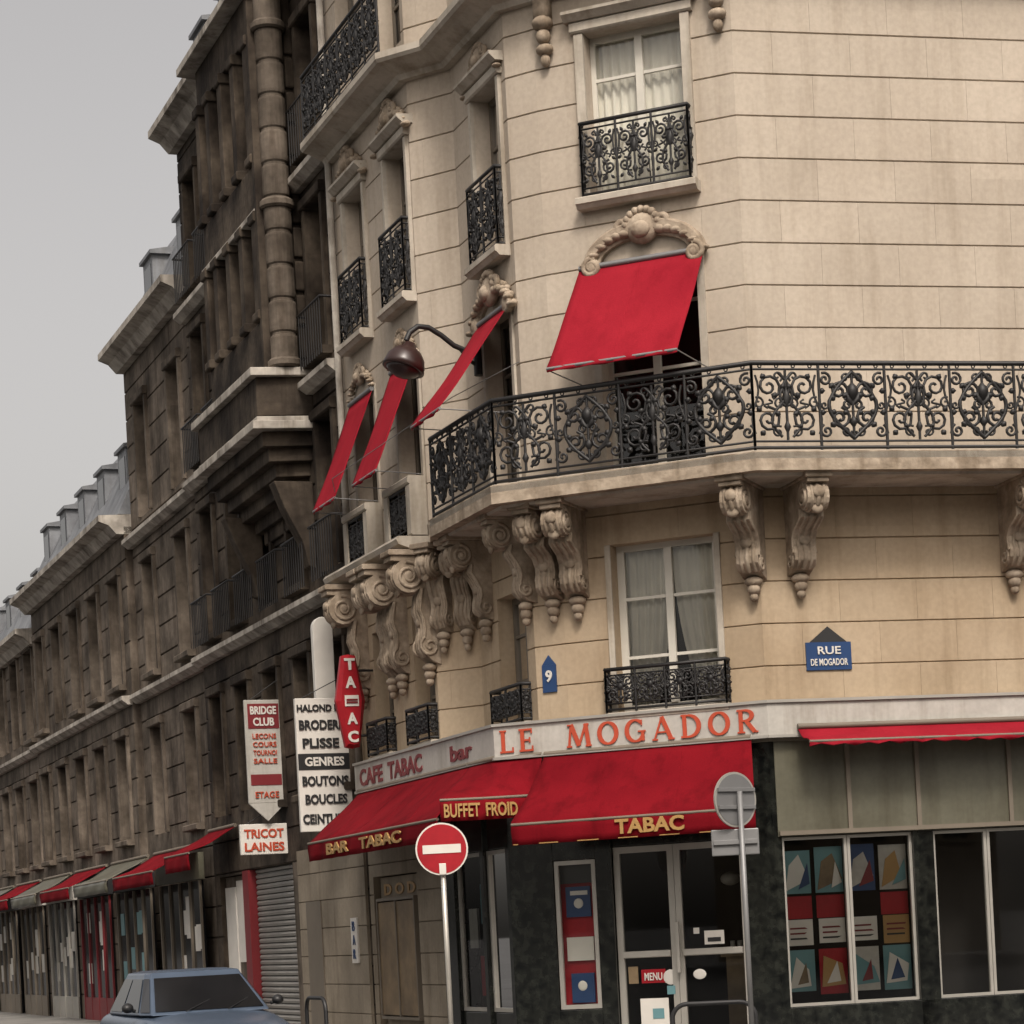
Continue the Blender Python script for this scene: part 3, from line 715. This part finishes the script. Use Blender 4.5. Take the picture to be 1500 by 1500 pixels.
# ------------------------------------------------------------------ side street buildings
def cityblock(name,u0,u1,H,mw,ml,floors,wspace,ww,off=0.0,seed=1,gf=None,base=None):
    BF_=base or FL
    r=root(name,BF_.pt(u0,0,0));rnd=random.Random(seed)
    w=Win();mb=MB();tr=MB();bl_=MB()
    n=max(1,int((u1-u0-.3)/wspace));sp=(u1-u0)/n
    ops=[]
    for zf,zh in floors:
        for k in range(n):
            c=u0+(k+.5)*sp;ops.append((c-ww/2,c+ww/2,zf,zf+zh))
    F2=Fr(BF_.p2(0,off),(BF_.d.x,BF_.d.y),(BF_.n.x,BF_.n.y))
    ops2=ops+(gf or [])
    wall(mb,F2,u1,0,H,ops2,course=.55,g=.02,gd=.04,ue=u0)
    for o in ops:
        window(F2,*o,w=w,cur=False,trans=(.35,.7),rm=False)
        if rnd.random()<.75: tr.box(F2,o[0]-.12,o[1]+.12,o[2]-.12,o[2]-.001,-.05,.16,.02)
        if rnd.random()<.35:
            d_=rnd.uniform(.3,1.1);bl_.box(F2,o[0]+.06,o[1]-.06,o[3]-.07-d_,o[3]-.07,-.228,-.205)
        tr.box(F2,o[0]-.14,o[1]+.14,o[3]+.001,o[3]+.16,-.05,.10,.02)
        tr.box(F2,o[0]-.12,o[0]-.001,o[2],o[3],-.04,.06);tr.box(F2,o[1]+.001,o[1]+.12,o[2],o[3],-.04,.06)
    mb.build('walls',mw,r);w.fr.build('window_frames','frameD',r);w.gl.build('glass','dglass',r)
    bl_.build('blinds','signwhite',r)
    tr.build('window_surrounds',mw,r)
    led=MB()
    a,b=F2.p2(u0),F2.p2(u1)
    if base is None:
        for z in [f[0]-.35 for f in floors[1:]]:
            led.sweep([a,b],[(-.1,z-.12),(.1,z-.12),(.22,z-.03),(.22,z+.05),(-.1,z+.07)])
        led.sweep([a,b],[(-.2,H-.15),(.15,H-.15),(.3,H+.02),(.5,H+.1),(.5,H+.22),(-.2,H+.25)])
    else:
        for z in [f[0]-.35 for f in floors[1:]]+[H]: led.box(F2,u0,u1,z-.12,z+.1,-.1,.25)
    led.build('string_courses',ml,r)
    rf=MB();rf.prism(F2,u0,u1,[(.1,H+.25),(-.9,H+2.3),(-4.5,H+3.0),(-8,H+.25)]);rf.build('mansard_roof','zinc',r)
    ch=MB();po=MB()
    for k in range(max(1,int((u1-u0)/5))):
        c=u0+1+k*5;ch.box(F2,c,c+.5,H+2,H+3.9,-4.4,-2.4)
        for q in range(4): po.cyl(F2.pt(c+.25,H+3.9,-4.1+.45*q),F2.pt(c+.25,H+4.25,-4.1+.45*q),.1,.08,8)
    ch.build('chimneys','dark2',r);po.build('chimney_pots','notice',r)
    dm=MB();dg=MB()
    for k in range(n):
        c=u0+(k+.5)*sp;dm.box(F2,c-.42,c+.42,H+.3,H+1.75,-1.2,-.28);dm.prism(F2,c-.5,c+.5,[(-1.2,H+1.751),(-.22,H+1.751),(-.22,H+1.82),(-1.2,H+2.0)]);dg.box(F2,c-.28,c+.28,H+.5,H+1.6,-.279,-.27)
    dm.build('dormers','zinc',r);dg.build('dormer_windows','dglass',r)
    bk=MB();bk.box(F2,u0+.01,u1-.01,0,H,-8,-.36);bk.build('core','room',r)
    gb=MB();gb.box(Fr(F2.p2(u1),(-F2.n.x,-F2.n.y),(F2.d.x,F2.d.y)),.35,8,0,H+.2,-.3,-.002);gb.box(Fr(F2.p2(u0),(-F2.n.x,-F2.n.y),(F2.d.x,F2.d.y)),.35,8,0,H+.2,.002,.3);gb.build('gable_walls',mw,r)
    return r,F2
fl=[(3.75,2.1),(6.9,2.2),(10.0,2.2),(13.0,1.9)]
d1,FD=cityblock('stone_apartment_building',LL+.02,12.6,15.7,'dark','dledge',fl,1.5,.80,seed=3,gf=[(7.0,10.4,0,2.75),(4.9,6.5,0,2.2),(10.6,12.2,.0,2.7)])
orl=MB();glz=MB();led=MB();col_=MB()
def opath(e): return [FD.p2(5.1-e,0),FD.p2(5.25-e,.62+e),FD.p2(8.5+e,.62+e),FD.p2(8.65+e,0)]
glz.poly(opath(-.14),9.9,15.2);glz.build('oriel_glazing','dglass',d1)
for z0,z1 in ((9.85,10.7),(12.3,13.0),(14.9,15.5)): orl.poly(opath(0),z0,z1)
Fs=Fr(FD.p2(5.1,0),(FD.n.x,FD.n.y),(-FD.d.x,-FD.d.y))
orl.box(Fs,0.0,.66,9.9,15.4,-.14,.0)
for u in (5.35,6.15,6.95,7.75,8.4):
    for z0,z1 in ((10.7,12.3),(13.0,14.9)):
        orl.box(FD,u-.12,u+.12,z0,z1,.4,.66,.02);orl.box(FD,u-.16,u+.16,z0,z0+.14,.4,.70,.02);orl.box(FD,u-.16,u+.16,z1-.16,z1,.4,.70,.02)
for z in [9.95+.50*k for k in range(11)]:
    col_.lathe(Fs.pt(.36,z,.06),[(.185,0),(.20,.02),(.205,.06),(.205,.42),(.198,.45),(.18,.46),(.18,.50)],20)
for z in (9.93,12.28,14.9): col_.lathe(Fs.pt(.36,z,.06),[(.23,0),(.26,.03),(.26,.10),(.22,.14)],20)
col_.build('oriel_column','dark2',d1,smooth=False)
for k in range(10):
    z=10.1+.5*k;orl.box(Fs,.0,.13,z,z+.44,-.1,.06,.02)
for k,(e,z0,z1) in enumerate(((.30,9.02,9.14),(.22,9.14,9.22))): led.poly(opath(e),z0,z1)
led.poly(opath(.30),9.80,9.92);led.poly(opath(.05),12.25,12.33);led.poly(opath(.25),15.5,15.62)
orl.poly(opath(.2),9.23,9.80)
for k in range(6):
    e=.12-.10*k-.012*k*k;orl.poly([FD.p2(5.1-e,0),FD.p2(5.25-e,max(.06,.62+e)),FD.p2(8.5+e,max(.06,.62+e)),FD.p2(8.65+e,0)],9.0-.2*(k+1),9.019-.2*k)
for u in (5.3,8.3):
    orl.prism(FD,u-.15,u+.15,[(0,7.0),(.12,7.05),(.2,7.4),(.45,7.9),(.6,8.3),(0,8.3)])
orl.build('oriel_masonry','dark',d1,bevel=.02);led.build('oriel_ledges','dledge',d1,bevel=.01)
rl=Wire()
for z in (6.75,9.85,12.85):
    for k in range(6):
        a=3.55+k*1.53
        if z in(9.85,12.85) and 4.8<a<8.5: continue
        for q in range(10): rl.add([FD.pt(a+.14+q*.12,z,.2),FD.pt(a+.14+q*.12,z+.8,.2)],.8)
        rl.add([FD.pt(a+.1,z+.8,0),FD.pt(a+.1,z+.8,.2),FD.pt(a+1.3,z+.8,.2),FD.pt(a+1.3,z+.8,0)],1.5)
rl.build('window_rails','iron',d1,depth=.013)
sh=MB()
z=.15
while z<2.7:
    sh.prism(FD,7.3,10.1,[(-.2,z),(-.11,z+.01),(-.10,z+.05),(-.13,z+.085),(-.2,z+.09)]);z+=.09
sh.build('roller_shutter','shutter',d1)
sh=MB();sh.box(FD,7.02,7.28,0,2.74,-.3,.03);sh.build('shop_pilaster','dark2',d1)
sh=MB();sh.box(FD,10.12,10.5,0,2.74,-.3,.03);sh.build('shop_pilasters','darkred',d1)
sh=MB();sh.box(FD,4.92,6.48,0,2.18,-.3,-.1);sh.box(FD,10.62,12.18,.0,2.68,-.3,-.1);sh.build('shop_doors','dark2',d1)
sh=MB();wall(sh,Fr(FD.p2(0,.05),(FD.d.x,FD.d.y),(FD.n.x,FD.n.y)),6.95,0,2.9,[],t=.045,course=.42,ue=3.45,bl=.7);sh.build('pale_base_stones','stone3',d1)
sh=MB();sh.box(FD,10.7,11.3,1.2,2.6,-.095,-.06);sh.box(FD,11.4,12.1,1.0,2.5,-.095,-.06);sh.build('window_posters','white',d1)
sh=MB();sh.box(FD,5.7,6.5,.0,2.1,.052,.07);sh.build('side_door','frameD',d1)
pr_=root('wall_notice',FD.pt(4.0,1.6,.1));sh=MB();sh.box(FD,3.85,4.15,1.15,1.80,.052,.08);sh.build('panel','white',pr_)
for k,t in enumerate(('B','A','R')): text_on(FD,t,4.06,3.94,1.61-.2*k,1.75-.2*k,.082,'blue',pr_)
awning('shop_awning',[FD.pt(12.5,3.5,.08),FD.pt(10.6,3.5,.08)],[FD.pt(12.5,3.1,.9),FD.pt(10.6,3.1,.9)],.3,'red2',arms=False,nu=14)
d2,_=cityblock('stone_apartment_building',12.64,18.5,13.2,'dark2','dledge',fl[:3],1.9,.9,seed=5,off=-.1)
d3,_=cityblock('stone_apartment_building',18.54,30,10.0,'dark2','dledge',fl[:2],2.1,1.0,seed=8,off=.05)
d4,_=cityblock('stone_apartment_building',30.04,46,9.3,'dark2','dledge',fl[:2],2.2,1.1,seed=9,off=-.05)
# facing side of the crossing, behind the viewpoint (seen as reflections)
OP=Fr((-34,-14),(1,0),(0,1))
cityblock('stone_apartment_building',0,30,14.5,'stone2','ledge',fl[:3],3.0,1.2,seed=31,base=OP)
cityblock('stone_apartment_building',36,72,15.5,'stone2','ledge',fl,3.2,1.2,seed=32,base=OP)
rnd=random.Random(4)
for k in range(7):
    u=13.2+k*4.2
    par=d2 if u<18.5 else (d3 if u<30 else d4)
    sh=MB();sh.box(FL,u,u+3.4,0.0,2.7,.06,.10);sh.build('shop_window','dglass',par)
    sh=MB()
    for q in range(5): sh.box(FL,u+q*.84,u+q*.84+.06,0,2.7,.101,.14)
    sh.box(FL,u,u+3.42,0,.5,.101,.13);sh.build('shop_mullions',rnd.choice(['frameD','alu','darkred']),par)
    sh=MB()
    for q in range(6):
        a=u+.15+rnd.random()*2.8;zz=.8+rnd.random()*1.2;sh.box(FL,a,a+.35,zz,zz+.45,.101,.106+.0012*q)
    sh.build('shop_posters',rnd.choice(['white','teal','signwhite']),par)
    sh=MB();sh.box(FL,u-.1,u+3.5,2.72,3.2,.06,.16);sh.build('shop_fascia',rnd.choice(['darkred','signwhite','olive','black']),par)
    awning('shop_awning',[FL.pt(u+3.5,3.3,.17),FL.pt(u-.1,3.3,.17)],[FL.pt(u+3.5,2.9,1.0),FL.pt(u-.1,2.9,1.0)],.25,'red2' if k%2==0 else 'olive',arms=False,nu=14)
# ------------------------------------------------------------------ blade signs
def blade(F,u,o0,o1,z0,z1,name,m,th=.08):
    B=Fr(F.p2(u,0),(F.n.x,F.n.y),(-F.d.x,-F.d.y));r=root(name,F.pt(u,z0,o0))
    mb=MB();mb.box(B,o0,o1,z0,z1,-th,0);mb.build('panel',m,r,bevel=.008)
    w=Wire();w.add([B.pt(0,z1-.1,-th/2),B.pt(o0,z1-.1,-th/2)],1);w.add([B.pt(0,z0+.1,-th/2),B.pt(o0,z0+.1,-th/2)],1);w.add([B.pt(0,z1+.35,-th/2),B.pt(o1-.1,z1,-th/2)],.5);w.build('bracket','iron',r,depth=.015)
    return B,r
B,r=blade(FL,3.85,.04,.82,3.05,4.95,'hanging_shop_sign','white')
e=MB();e.box(B,.045,.815,3.93,4.16,.001,.008);e.build('dark_band','black',r)
for t,a,b_,z0,z1,m in (('HALOND BR',.80,.1,4.76,4.86,'black'),('BRODERIE',.78,.08,4.50,4.64,'black'),('PLISSE',.74,.2,4.24,4.38,'black'),('GENRES',.72,.14,3.98,4.11,'white'),('BOUTONS',.77,.09,3.70,3.84,'black'),('BOUCLES',.74,.12,3.44,3.58,'black'),('CEINTURES',.79,.06,3.16,3.30,'black')):
    text_on(B,t,a,b_,z0,z1,.009,m,r,bold=.03)
B,r=blade(FL,7.5,.02,.62,3.70,5.32,'hanging_banner','signwhite',.05)
e=MB();e.ringloft([[B.pt(.02,3.699,-.05),B.pt(.32,3.42,-.05),B.pt(.62,3.699,-.05)],[B.pt(.02,3.699,0),B.pt(.32,3.42,0),B.pt(.62,3.699,0)]]);e.build('banner_point','signwhite',r)
e=MB();e.box(B,.07,.57,4.87,5.26,.001,.008);e.box(B,.07,.57,3.98,4.15,.001,.008);e.build('red_fields','darkred',r)
text_on(B,'BRIDGE',.53,.11,5.09,5.22,.009,'white',r,bold=.03);text_on(B,'CLUB',.49,.15,4.91,5.04,.009,'white',r,bold=.03)
for k in range(5): text_on(B,('LECONS','COURS','TOURNOI','SALLE','ETAGE')[k],.51,.13,4.71-.13*k if k<4 else 3.78,4.79-.13*k if k<4 else 3.88,.009,'orange',r)
B,r=blade(FL,7.6,.0,.76,2.90,3.38,'hanging_shop_sign','white')
text_on(B,'TRICOT',.70,.06,3.16,3.30,.004,'orange',r,bold=.03);text_on(B,'LAINES',.70,.06,2.95,3.09,.004,'orange',r,bold=.03)
Bc=Fr(FL.p2(4.2,0),(FL.n.x,FL.n.y),(-FL.d.x,-FL.d.y));r=root('capsule_sign',FL.pt(4.2,5,.4));mb=MB()
out=[(.25+.15*math.cos(a),6.00+.16*math.sin(a)) for a in [math.pi*k/10 for k in range(11)]]+[(.10,4.6),(.40,4.6)]
mb.ringloft([[Bc.pt(u,z,-.12) for u,z in out],[Bc.pt(u,z,0) for u,z in out]]);mb.build('panel','white',r,bevel=.01)
w=Wire();w.add([Bc.pt(0,5.8,-.06),Bc.pt(.1,5.8,-.06)]);w.add([Bc.pt(0,4.8,-.06),Bc.pt(.1,4.8,-.06)]);w.build('bracket','iron',r,depth=.02)
Bt=Fr(FL.p2(2.6,0),(FL.n.x,FL.n.y),(-FL.d.x,-FL.d.y));r=root('tobacco_sign',FL.pt(2.6,4.7,.4))
mb=MB();o_=[(.36,5.42),(.46,5.40),(.53,5.0),(.57,4.78),(.53,4.55),(.46,4.14),(.36,4.12),(.26,4.14),(.19,4.55),(.15,4.78),(.19,5.0),(.26,5.40)]
def scl(k): return [(.36+(u-.36)*k,4.77+(z-4.77)*(1-(1-k)*.25)) for u,z in o_]
mb.ringloft([[Bt.pt(u,z,-.20) for u,z in scl(.7)],[Bt.pt(u,z,-.14) for u,z in o_],[Bt.pt(u,z,-.06) for u,z in o_],[Bt.pt(u,z,0) for u,z in scl(.7)]]);mb.build('body','signred',r)
for k,t in enumerate('TABAC'):
    z=5.22-.25*k
    if k==2: 
        e=MB();e.box(Bt,.26,.46,z-.02,z+.13,.001,.01);e.build('lozenge','white',r);text_on(Bt,'=',.44,.28,z+.02,z+.08,.011,'darkred',r,bold=.03)
    else: text_on(Bt,t,.44,.29,z-.02,z+.14,.004,'white',r,bold=.04)
w=Wire();w.add([Bt.pt(0,5.2,-.1),Bt.pt(.3,5.2,-.1)]);w.add([Bt.pt(0,4.3,-.1),Bt.pt(.25,4.3,-.1)]);w.build('bracket','iron',r,depth=.018)
# ------------------------------------------------------------------ street lamp
ul=1.28
r=root('street_lamp',FC.pt(ul,8.6,0));w=Wire()
w.add([FC.pt(ul,8.98,.04),FC.pt(ul,8.40,.04)],3.2)
arm=[FC.pt(ul,8.70,.04),FC.pt(ul,8.70,.2),FC.pt(ul,8.76,.36),FC.pt(ul,8.88,.52),FC.pt(ul,8.97,.68),FC.pt(ul,8.98,.82),FC.pt(ul,8.90,.93),FC.pt(ul,8.80,.98)]
w.add(arm,1.6);w.add([FC.pt(ul,8.5,.04),FC.pt(ul,8.58,.16),FC.pt(ul,8.74,.30)],1.1);w.build('arm','iron',r,depth=.022,res=2)
ax=(Vector((0,0,1))-FC.n*.35).normalized()
mb=MB();c=FC.pt(ul,8.44,1.04);mb.lathe(c,[(.02,.36),(.06,.35),(.09,.29),(.17,.24),(.23,.16),(.255,.07),(.265,.0),(.24,.0)],24,axis=ax);mb.build('hood','lampbrown',r,smooth=True)
mb=MB();mb.lathe(c,[(.01,-.10),(.10,-.085),(.18,-.04),(.22,.0),(.2,.02)],20,axis=ax);mb.build('bowl','lampbrown',r,smooth=True)
r=root('overhead_cable',FC.pt(.3,8.2,0));w=Wire()
w.add([FC.pt(-.05,8.25,.03),FC.pt(.8,8.0,.6),FC.pt(2.2,7.75,1.0),FL.pt(1.2,7.55,.9),FL.pt(3.5,7.45,.1)],.4);w.build('cable','steel',r,depth=.012)
# ------------------------------------------------------------------ plaques
r=root('street_name_plaque',FC1.pt(.25,4.5,.02));mb=MB();mb.box(FC1,.14,.33,4.30,4.62,.001,.02);mb.ringloft([[FC1.pt(.14,4.621,.001),FC1.pt(.235,4.74,.001),FC1.pt(.33,4.621,.001)],[FC1.pt(.14,4.621,.02),FC1.pt(.235,4.74,.02),FC1.pt(.33,4.621,.02)]]);mb.build('plate','blue',r)
text_on(FC1,'9',.28,.19,4.42,4.56,.022,'white',r,bold=.03)
r=root('street_name_plaque',FR.pt(.9,4.5,.02));F3=Fr(FR.p2(2.0),(-FR.d.x,-FR.d.y),(FR.n.x,FR.n.y))
mb=MB();mb.box(F3,.95,1.5,4.30,4.62,.001,.02);mb.build('plate','blue',r);mb=MB();mb.ringloft([[F3.pt(1.0,4.621,.001),F3.pt(1.225,4.80,.001),F3.pt(1.45,4.621,.001)],[F3.pt(1.0,4.621,.02),F3.pt(1.225,4.80,.02),F3.pt(1.45,4.621,.02)]]);mb.build('crest','black',r)
text_on(F3,'RUE',1.36,1.08,4.48,4.57,.022,'white',r);text_on(F3,'DE MOGADOR',1.45,1.0,4.35,4.43,.022,'white',r)
# ------------------------------------------------------------------ no entry sign
def disc(mb,c,X,N,r,th,seg=40):
    Z=Vector((0,0,1));c=Vector(c)
    mb.ringloft([[c+X*math.cos(t)*r+Z*math.sin(t)*r for t in [2*math.pi*k/seg for k in range(seg)]],[c+N*th+X*math.cos(t)*r+Z*math.sin(t)*r for t in [2*math.pi*k/seg for k in range(seg)]]])
c=Vector((-.69,25,2.39));r=root('no_entry_sign',(-.71,25.06,0));N=Vector((.04,-1,0)).normalized();X=Vector((-N.y,N.x,0))
mb=MB();disc(mb,c,X,N,.275,.012);mb.build('rim','white',r)
mb=MB();disc(mb,c+N*.012,X,N,.258,.004);mb.build('red_disc','signred',r)
FN=Fr((c.x,c.y),(-X.x,-X.y),(N.x,N.y));mb=MB();mb.box(FN,-.20,.20,2.39-.045,2.39+.045,.0165,.022);mb.build('white_bar','white',r)
mb=MB();mb.cyl((-.69,25.04,-.02),(-.69,25.04,2.45),.028);mb.build('pole','alu',r,smooth=True)
mb=MB();mb.box(FN,-.035,.035,2.12,2.24,.0,.02,.005);mb.box(FN,-.06,.06,2.44,2.48,-.07,-.001);mb.build('clamp','white',r)
c=Vector((2.36,24.5,2.72));r=root('traffic_sign',(2.40,24.44,0));N=Vector((-.60,.80,0)).normalized();X=Vector((-N.y,N.x,0))
mb=MB();disc(mb,c,X,N,.285,.02);mb.build('rim','alu',r)
mb=MB();disc(mb,c-N*.004,X,N,.262,.004);mb.build('back_plate','steel',r)
FS=Fr((c.x,c.y),(X.x,X.y),(-N.x,-N.y))
mb=MB();mb.box(FS,-.25,.25,2.62,2.66,.004,.03,.004);mb.box(FS,-.25,.25,2.80,2.84,.004,.03,.004);mb.build('stiffeners','steel',r)
FS2=Fr((c.x,c.y),(1,0),(0,-1));mb=MB();mb.box(FS2,-.27,.22,2.15,2.42,-.02,0.0);mb.build('plate','steel',r,bevel=.02)
mb=MB();mb.box(FS2,-.25,.2,2.26,2.31,.001,.03,.005);mb.build('plate_rail','steel',r)
mb=MB();mb.cyl((2.40,24.45,-.02),(2.40,24.45,2.80),.028);mb.build('pole','steel',r,smooth=True)
# ------------------------------------------------------------------ barriers
def hoop(x0,y0,x1,y1,h):
    r=root('pedestrian_barrier',((x0+x1)/2,(y0+y1)/2,0));w=Wire();a=Vector((x0,y0,0));b_=Vector((x1,y1,0));pts=[a.copy()]
    rr=.16
    for k in range(7):
        t=math.pi/2*k/6;pts.append(a+(b_-a).normalized()*(rr-rr*math.cos(t))+Vector((0,0,h-rr+rr*math.sin(t))))
    for k in range(7):
        t=math.pi/2*(1-k/6);pts.append(b_-(b_-a).normalized()*(rr-rr*math.cos(t))+Vector((0,0,h-rr+rr*math.sin(t))))
    pts.append(b_.copy());w.add(pts,1);w.add([a.lerp(b_,.02)+Vector((0,0,.35)),a.lerp(b_,.98)+Vector((0,0,.35))],.8);w.build('tube','black',r,depth=.025,res=3)
hoop(1.62,24.9,2.47,24.7,.64);hoop(-2.60,29.7,-2.30,28.9,.80)
# ------------------------------------------------------------------ parked car
def car(cxy,fwd,zg):
    r=root('parked_car',(cxy[0],cxy[1],zg));f=Vector((fwd[0],fwd[1],0)).normalized();l=Vector((-f.y,f.x,0));o=Vector((cxy[0],cxy[1],zg))
    P=lambda x,y,z:o+f*x+l*y+Vector((0,0,z))
    st=[(2.08,.60,.34,.56),(2.02,.74,.26,.66),(1.85,.80,.22,.73),(1.4,.83,.2,.80),(.85,.84,.2,.87),(.4,.84,.2,.90),(-1.2,.84,.2,.91),(-1.7,.82,.22,.90),(-2.0,.78,.26,.84),(-2.1,.66,.36,.72)]
    rings=[]
    for x,w,zb,zt in st:
        h=[(w*.0,zt+.02),(w*.55,zt+.012),(w*.88,zt-.03),(w*.985,zt-.11),(w,(zb+zt)/2),(w*.97,zb+.08),(w*.85,zb)]
        rings.append([P(x,y,z) for y,z in h]+[P(x,-y,z) for y,z in reversed(h[1:])])
    mb=MB();mb.ringloft(rings);b=mb.build('body','carpaint',r,smooth=True);s=b.modifiers.new('s','SUBSURF');s.levels=2;s.render_levels=2
    base=[(.92,.70),(.55,.77),(-.35,.79),(-1.25,.77),(-1.72,.66)];roof=[(.18,.53),(.02,.57),(-.45,.58),(-.95,.57),(-1.12,.50)]
    cb=MB()
    def ring(pl,z):return [P(x,y,z) for x,y in pl]+[P(x,-y,z) for x,y in reversed(pl)]
    R0=ring(base,.86);R1=ring([(b0[0]+(r0[0]-b0[0])*.92,b0[1]+(r0[1]-b0[1])*.92) for b0,r0 in zip(base,roof)],1.30);R2=ring(roof,1.345);R3=ring([(x*.8-.08,y*.75) for x,y in roof],1.37)
    cb.ringloft([R0,R1,R2,R3]);b=cb.build('cabin','carpaint',r,smooth=False,bevel=.02)
    gl=MB();n=len(R0);cen=P(-.4,0,1.05)
    for i in range(n):
        a,b2,c2,d2=R0[i],R0[(i+1)%n],R1[(i+1)%n],R1[i]
        m_=(a+b2+c2+d2)/4;nn=(b2-a).cross(d2-a).normalized()
        if nn.dot(m_-cen)<0: nn=-nn
        L_=(b2-a).length;kx=1-.09/L_ if L_>.5 else .80
        pts=[]
        for (s_,t_) in ((.5-kx/2,.08),(.5+kx/2,.08),(.5+kx/2,.95),(.5-kx/2,.95)):
            pp=a.lerp(b2,s_).lerp(d2.lerp(c2,s_),t_);pts.append(pp+nn*.01)
        gl.face(pts)
    gl.build('windows','dglass',r)
    wh=MB();hb=MB()
    for x in (1.32,-1.3):
        for y in (.76,-.76):
            wh.cyl(P(x,y-.09,.30),P(x,y+.09,.30),.30,seg=28);hb.cyl(P(x,y-.1,.30),P(x,y+.1,.30),.18,seg=20)
    wh.build('tyres','rubber',r,bevel=.02);hb.build('hubs','alu',r)
    bp=MB();bp.ringloft([[P(2.16,y,.42),P(2.16,y,.52),P(2.02,y,.53),P(2.02,y,.40)] for y in (-.74,-.5,0,.5,.74)]);bp.ringloft([[P(-2.16,y,.42),P(-2.16,y,.52),P(-2.02,y,.53),P(-2.02,y,.40)] for y in (-.74,0,.74)]);bp.build('bumpers','black',r,bevel=.02)
    hl=MB();hl.ringloft([[P(2.085,y,.55),P(2.07,y,.66),P(1.98,y,.67),P(1.98,y,.54)] for y in (.42,.68)]);hl.ringloft([[P(2.085,-y,.55),P(2.07,-y,.66),P(1.98,-y,.67),P(1.98,-y,.54)] for y in (.42,.68)]);hl.build('headlights','lampglass',r,bevel=.01)
    gr=MB();gr.ringloft([[P(2.10,y,.56),P(2.085,y,.65),P(2.0,y,.65),P(2.0,y,.55)] for y in (-.4,.4)]);gr.build('grille','black',r)
    mi=MB()
    for y in (.90,-.90): mi.ellipsoid(P(.55,y,.96),(.07,.10,.06));mi.cyl(P(.55,y*.9,.92),P(.55,y,.95),.02)
    mi.build('mirrors','black',r,smooth=True)
    w=Wire();w.add([P(.93,-.3,.89),P(.62,.15,1.05)],.5);w.add([P(.93,.2,.89),P(.62,.6,1.05)],.5);w.build('wipers','black',r,depth=.012)
car((-3.86,28.6),(.352,-.936),-.13)
# ------------------------------------------------------------------ ground
def sheet(name,pts,z,m):
    mb=MB();mb.face([Vector((x,y,z)) for x,y in pts]);return mb.build(name,m,None)
sheet('road',[(-400,-400),(400,-400),(400,400),(-400,400)],-.13,'asphalt')
PW=3.0
k1=lineint(FM.p2(0,PW),FM.d,FR.p2(0,PW),FR.d);k2=lineint(FM.p2(0,PW),FM.d,FL.p2(0,2.2),FL.d)
pv=MB();pv.poly([FR.p2(60,PW),k1,k2,FL.p2(90,2.2),FL.p2(90,-1),P5,G1,PR,FR.p2(60,-1)],-.128,0);pv.build('pavement','pave',None)
kb=MB();kb.sweep([FR.p2(60,PW),k1,k2,FL.p2(90,2.2)],[(0.002,-.129),(.18,-.129),(.18,-.01),(.16,.004),(.002,.004)]);kb.build('kerb','kerb',None)
for k in range(7):
    p=FM.p2(.0+k*.9-1,4.0);q=FM.p2(.5+k*.9-1,4.0);p2=FM.p2(.5+k*.9-1,7.0);q2=FM.p2(.0+k*.9-1,7.0)
    sheet('crosswalk_stripe',[p,q,p2,q2],-.126,'white')
# ------------------------------------------------------------------ world, sun, camera
w=bpy.data.worlds.new('World');S.world=w;w.use_nodes=True;nt=w.node_tree
bg=nt.nodes['Background'];sk=nt.nodes.new('ShaderNodeTexSky');sk.sky_type='NISHITA';sk.sun_disc=False
el=math.radians(50);az=math.radians(172)
sk.sun_elevation=el;sk.sun_rotation=az;sk.air_density=1.0;sk.dust_density=6.0
hs=nt.nodes.new('ShaderNodeHueSaturation');hs.inputs['Saturation'].default_value=.22;hs.inputs['Value'].default_value=1.25
wm=nt.nodes.new('ShaderNodeMixRGB');wm.blend_type='MULTIPLY';wm.inputs[0].default_value=1;wm.inputs[2].default_value=(1,.93,.86,1)
nt.links.new(sk.outputs[0],hs.inputs['Color']);nt.links.new(hs.outputs[0],wm.inputs[1]);nt.links.new(wm.outputs[0],bg.inputs[0]);bg.inputs[1].default_value=.15
sd=bpy.data.lights.new('sun','SUN');sd.energy=2.3;sd.angle=math.radians(12);sd.color=(1,.92,.83)
so=bpy.data.objects.new('sun',sd);COL.objects.link(so)
dirv=Vector((math.sin(az)*math.cos(el),math.cos(az)*math.cos(el),math.sin(el)))
so.rotation_euler=dirv.to_track_quat('Z','Y').to_euler()
so.location=dirv*50
S.view_settings.view_transform='Standard';S.view_settings.look='None';S.view_settings.exposure=0
cd=bpy.data.cameras.new('camera');cam=bpy.data.objects.new('camera',cd);COL.objects.link(cam)
cd.sensor_width=36;cd.lens=84;cd.shift_y=(1363-750)/1500;cd.clip_end=2000;cd.clip_start=.1
th=math.radians(3);c_,s_=math.cos(th),math.sin(th)
cam.matrix_world=Matrix(((c_,s_,0,0),(0,0,-1,0),(-s_,c_,0,1.5),(0,0,0,1)))
S.camera=cam
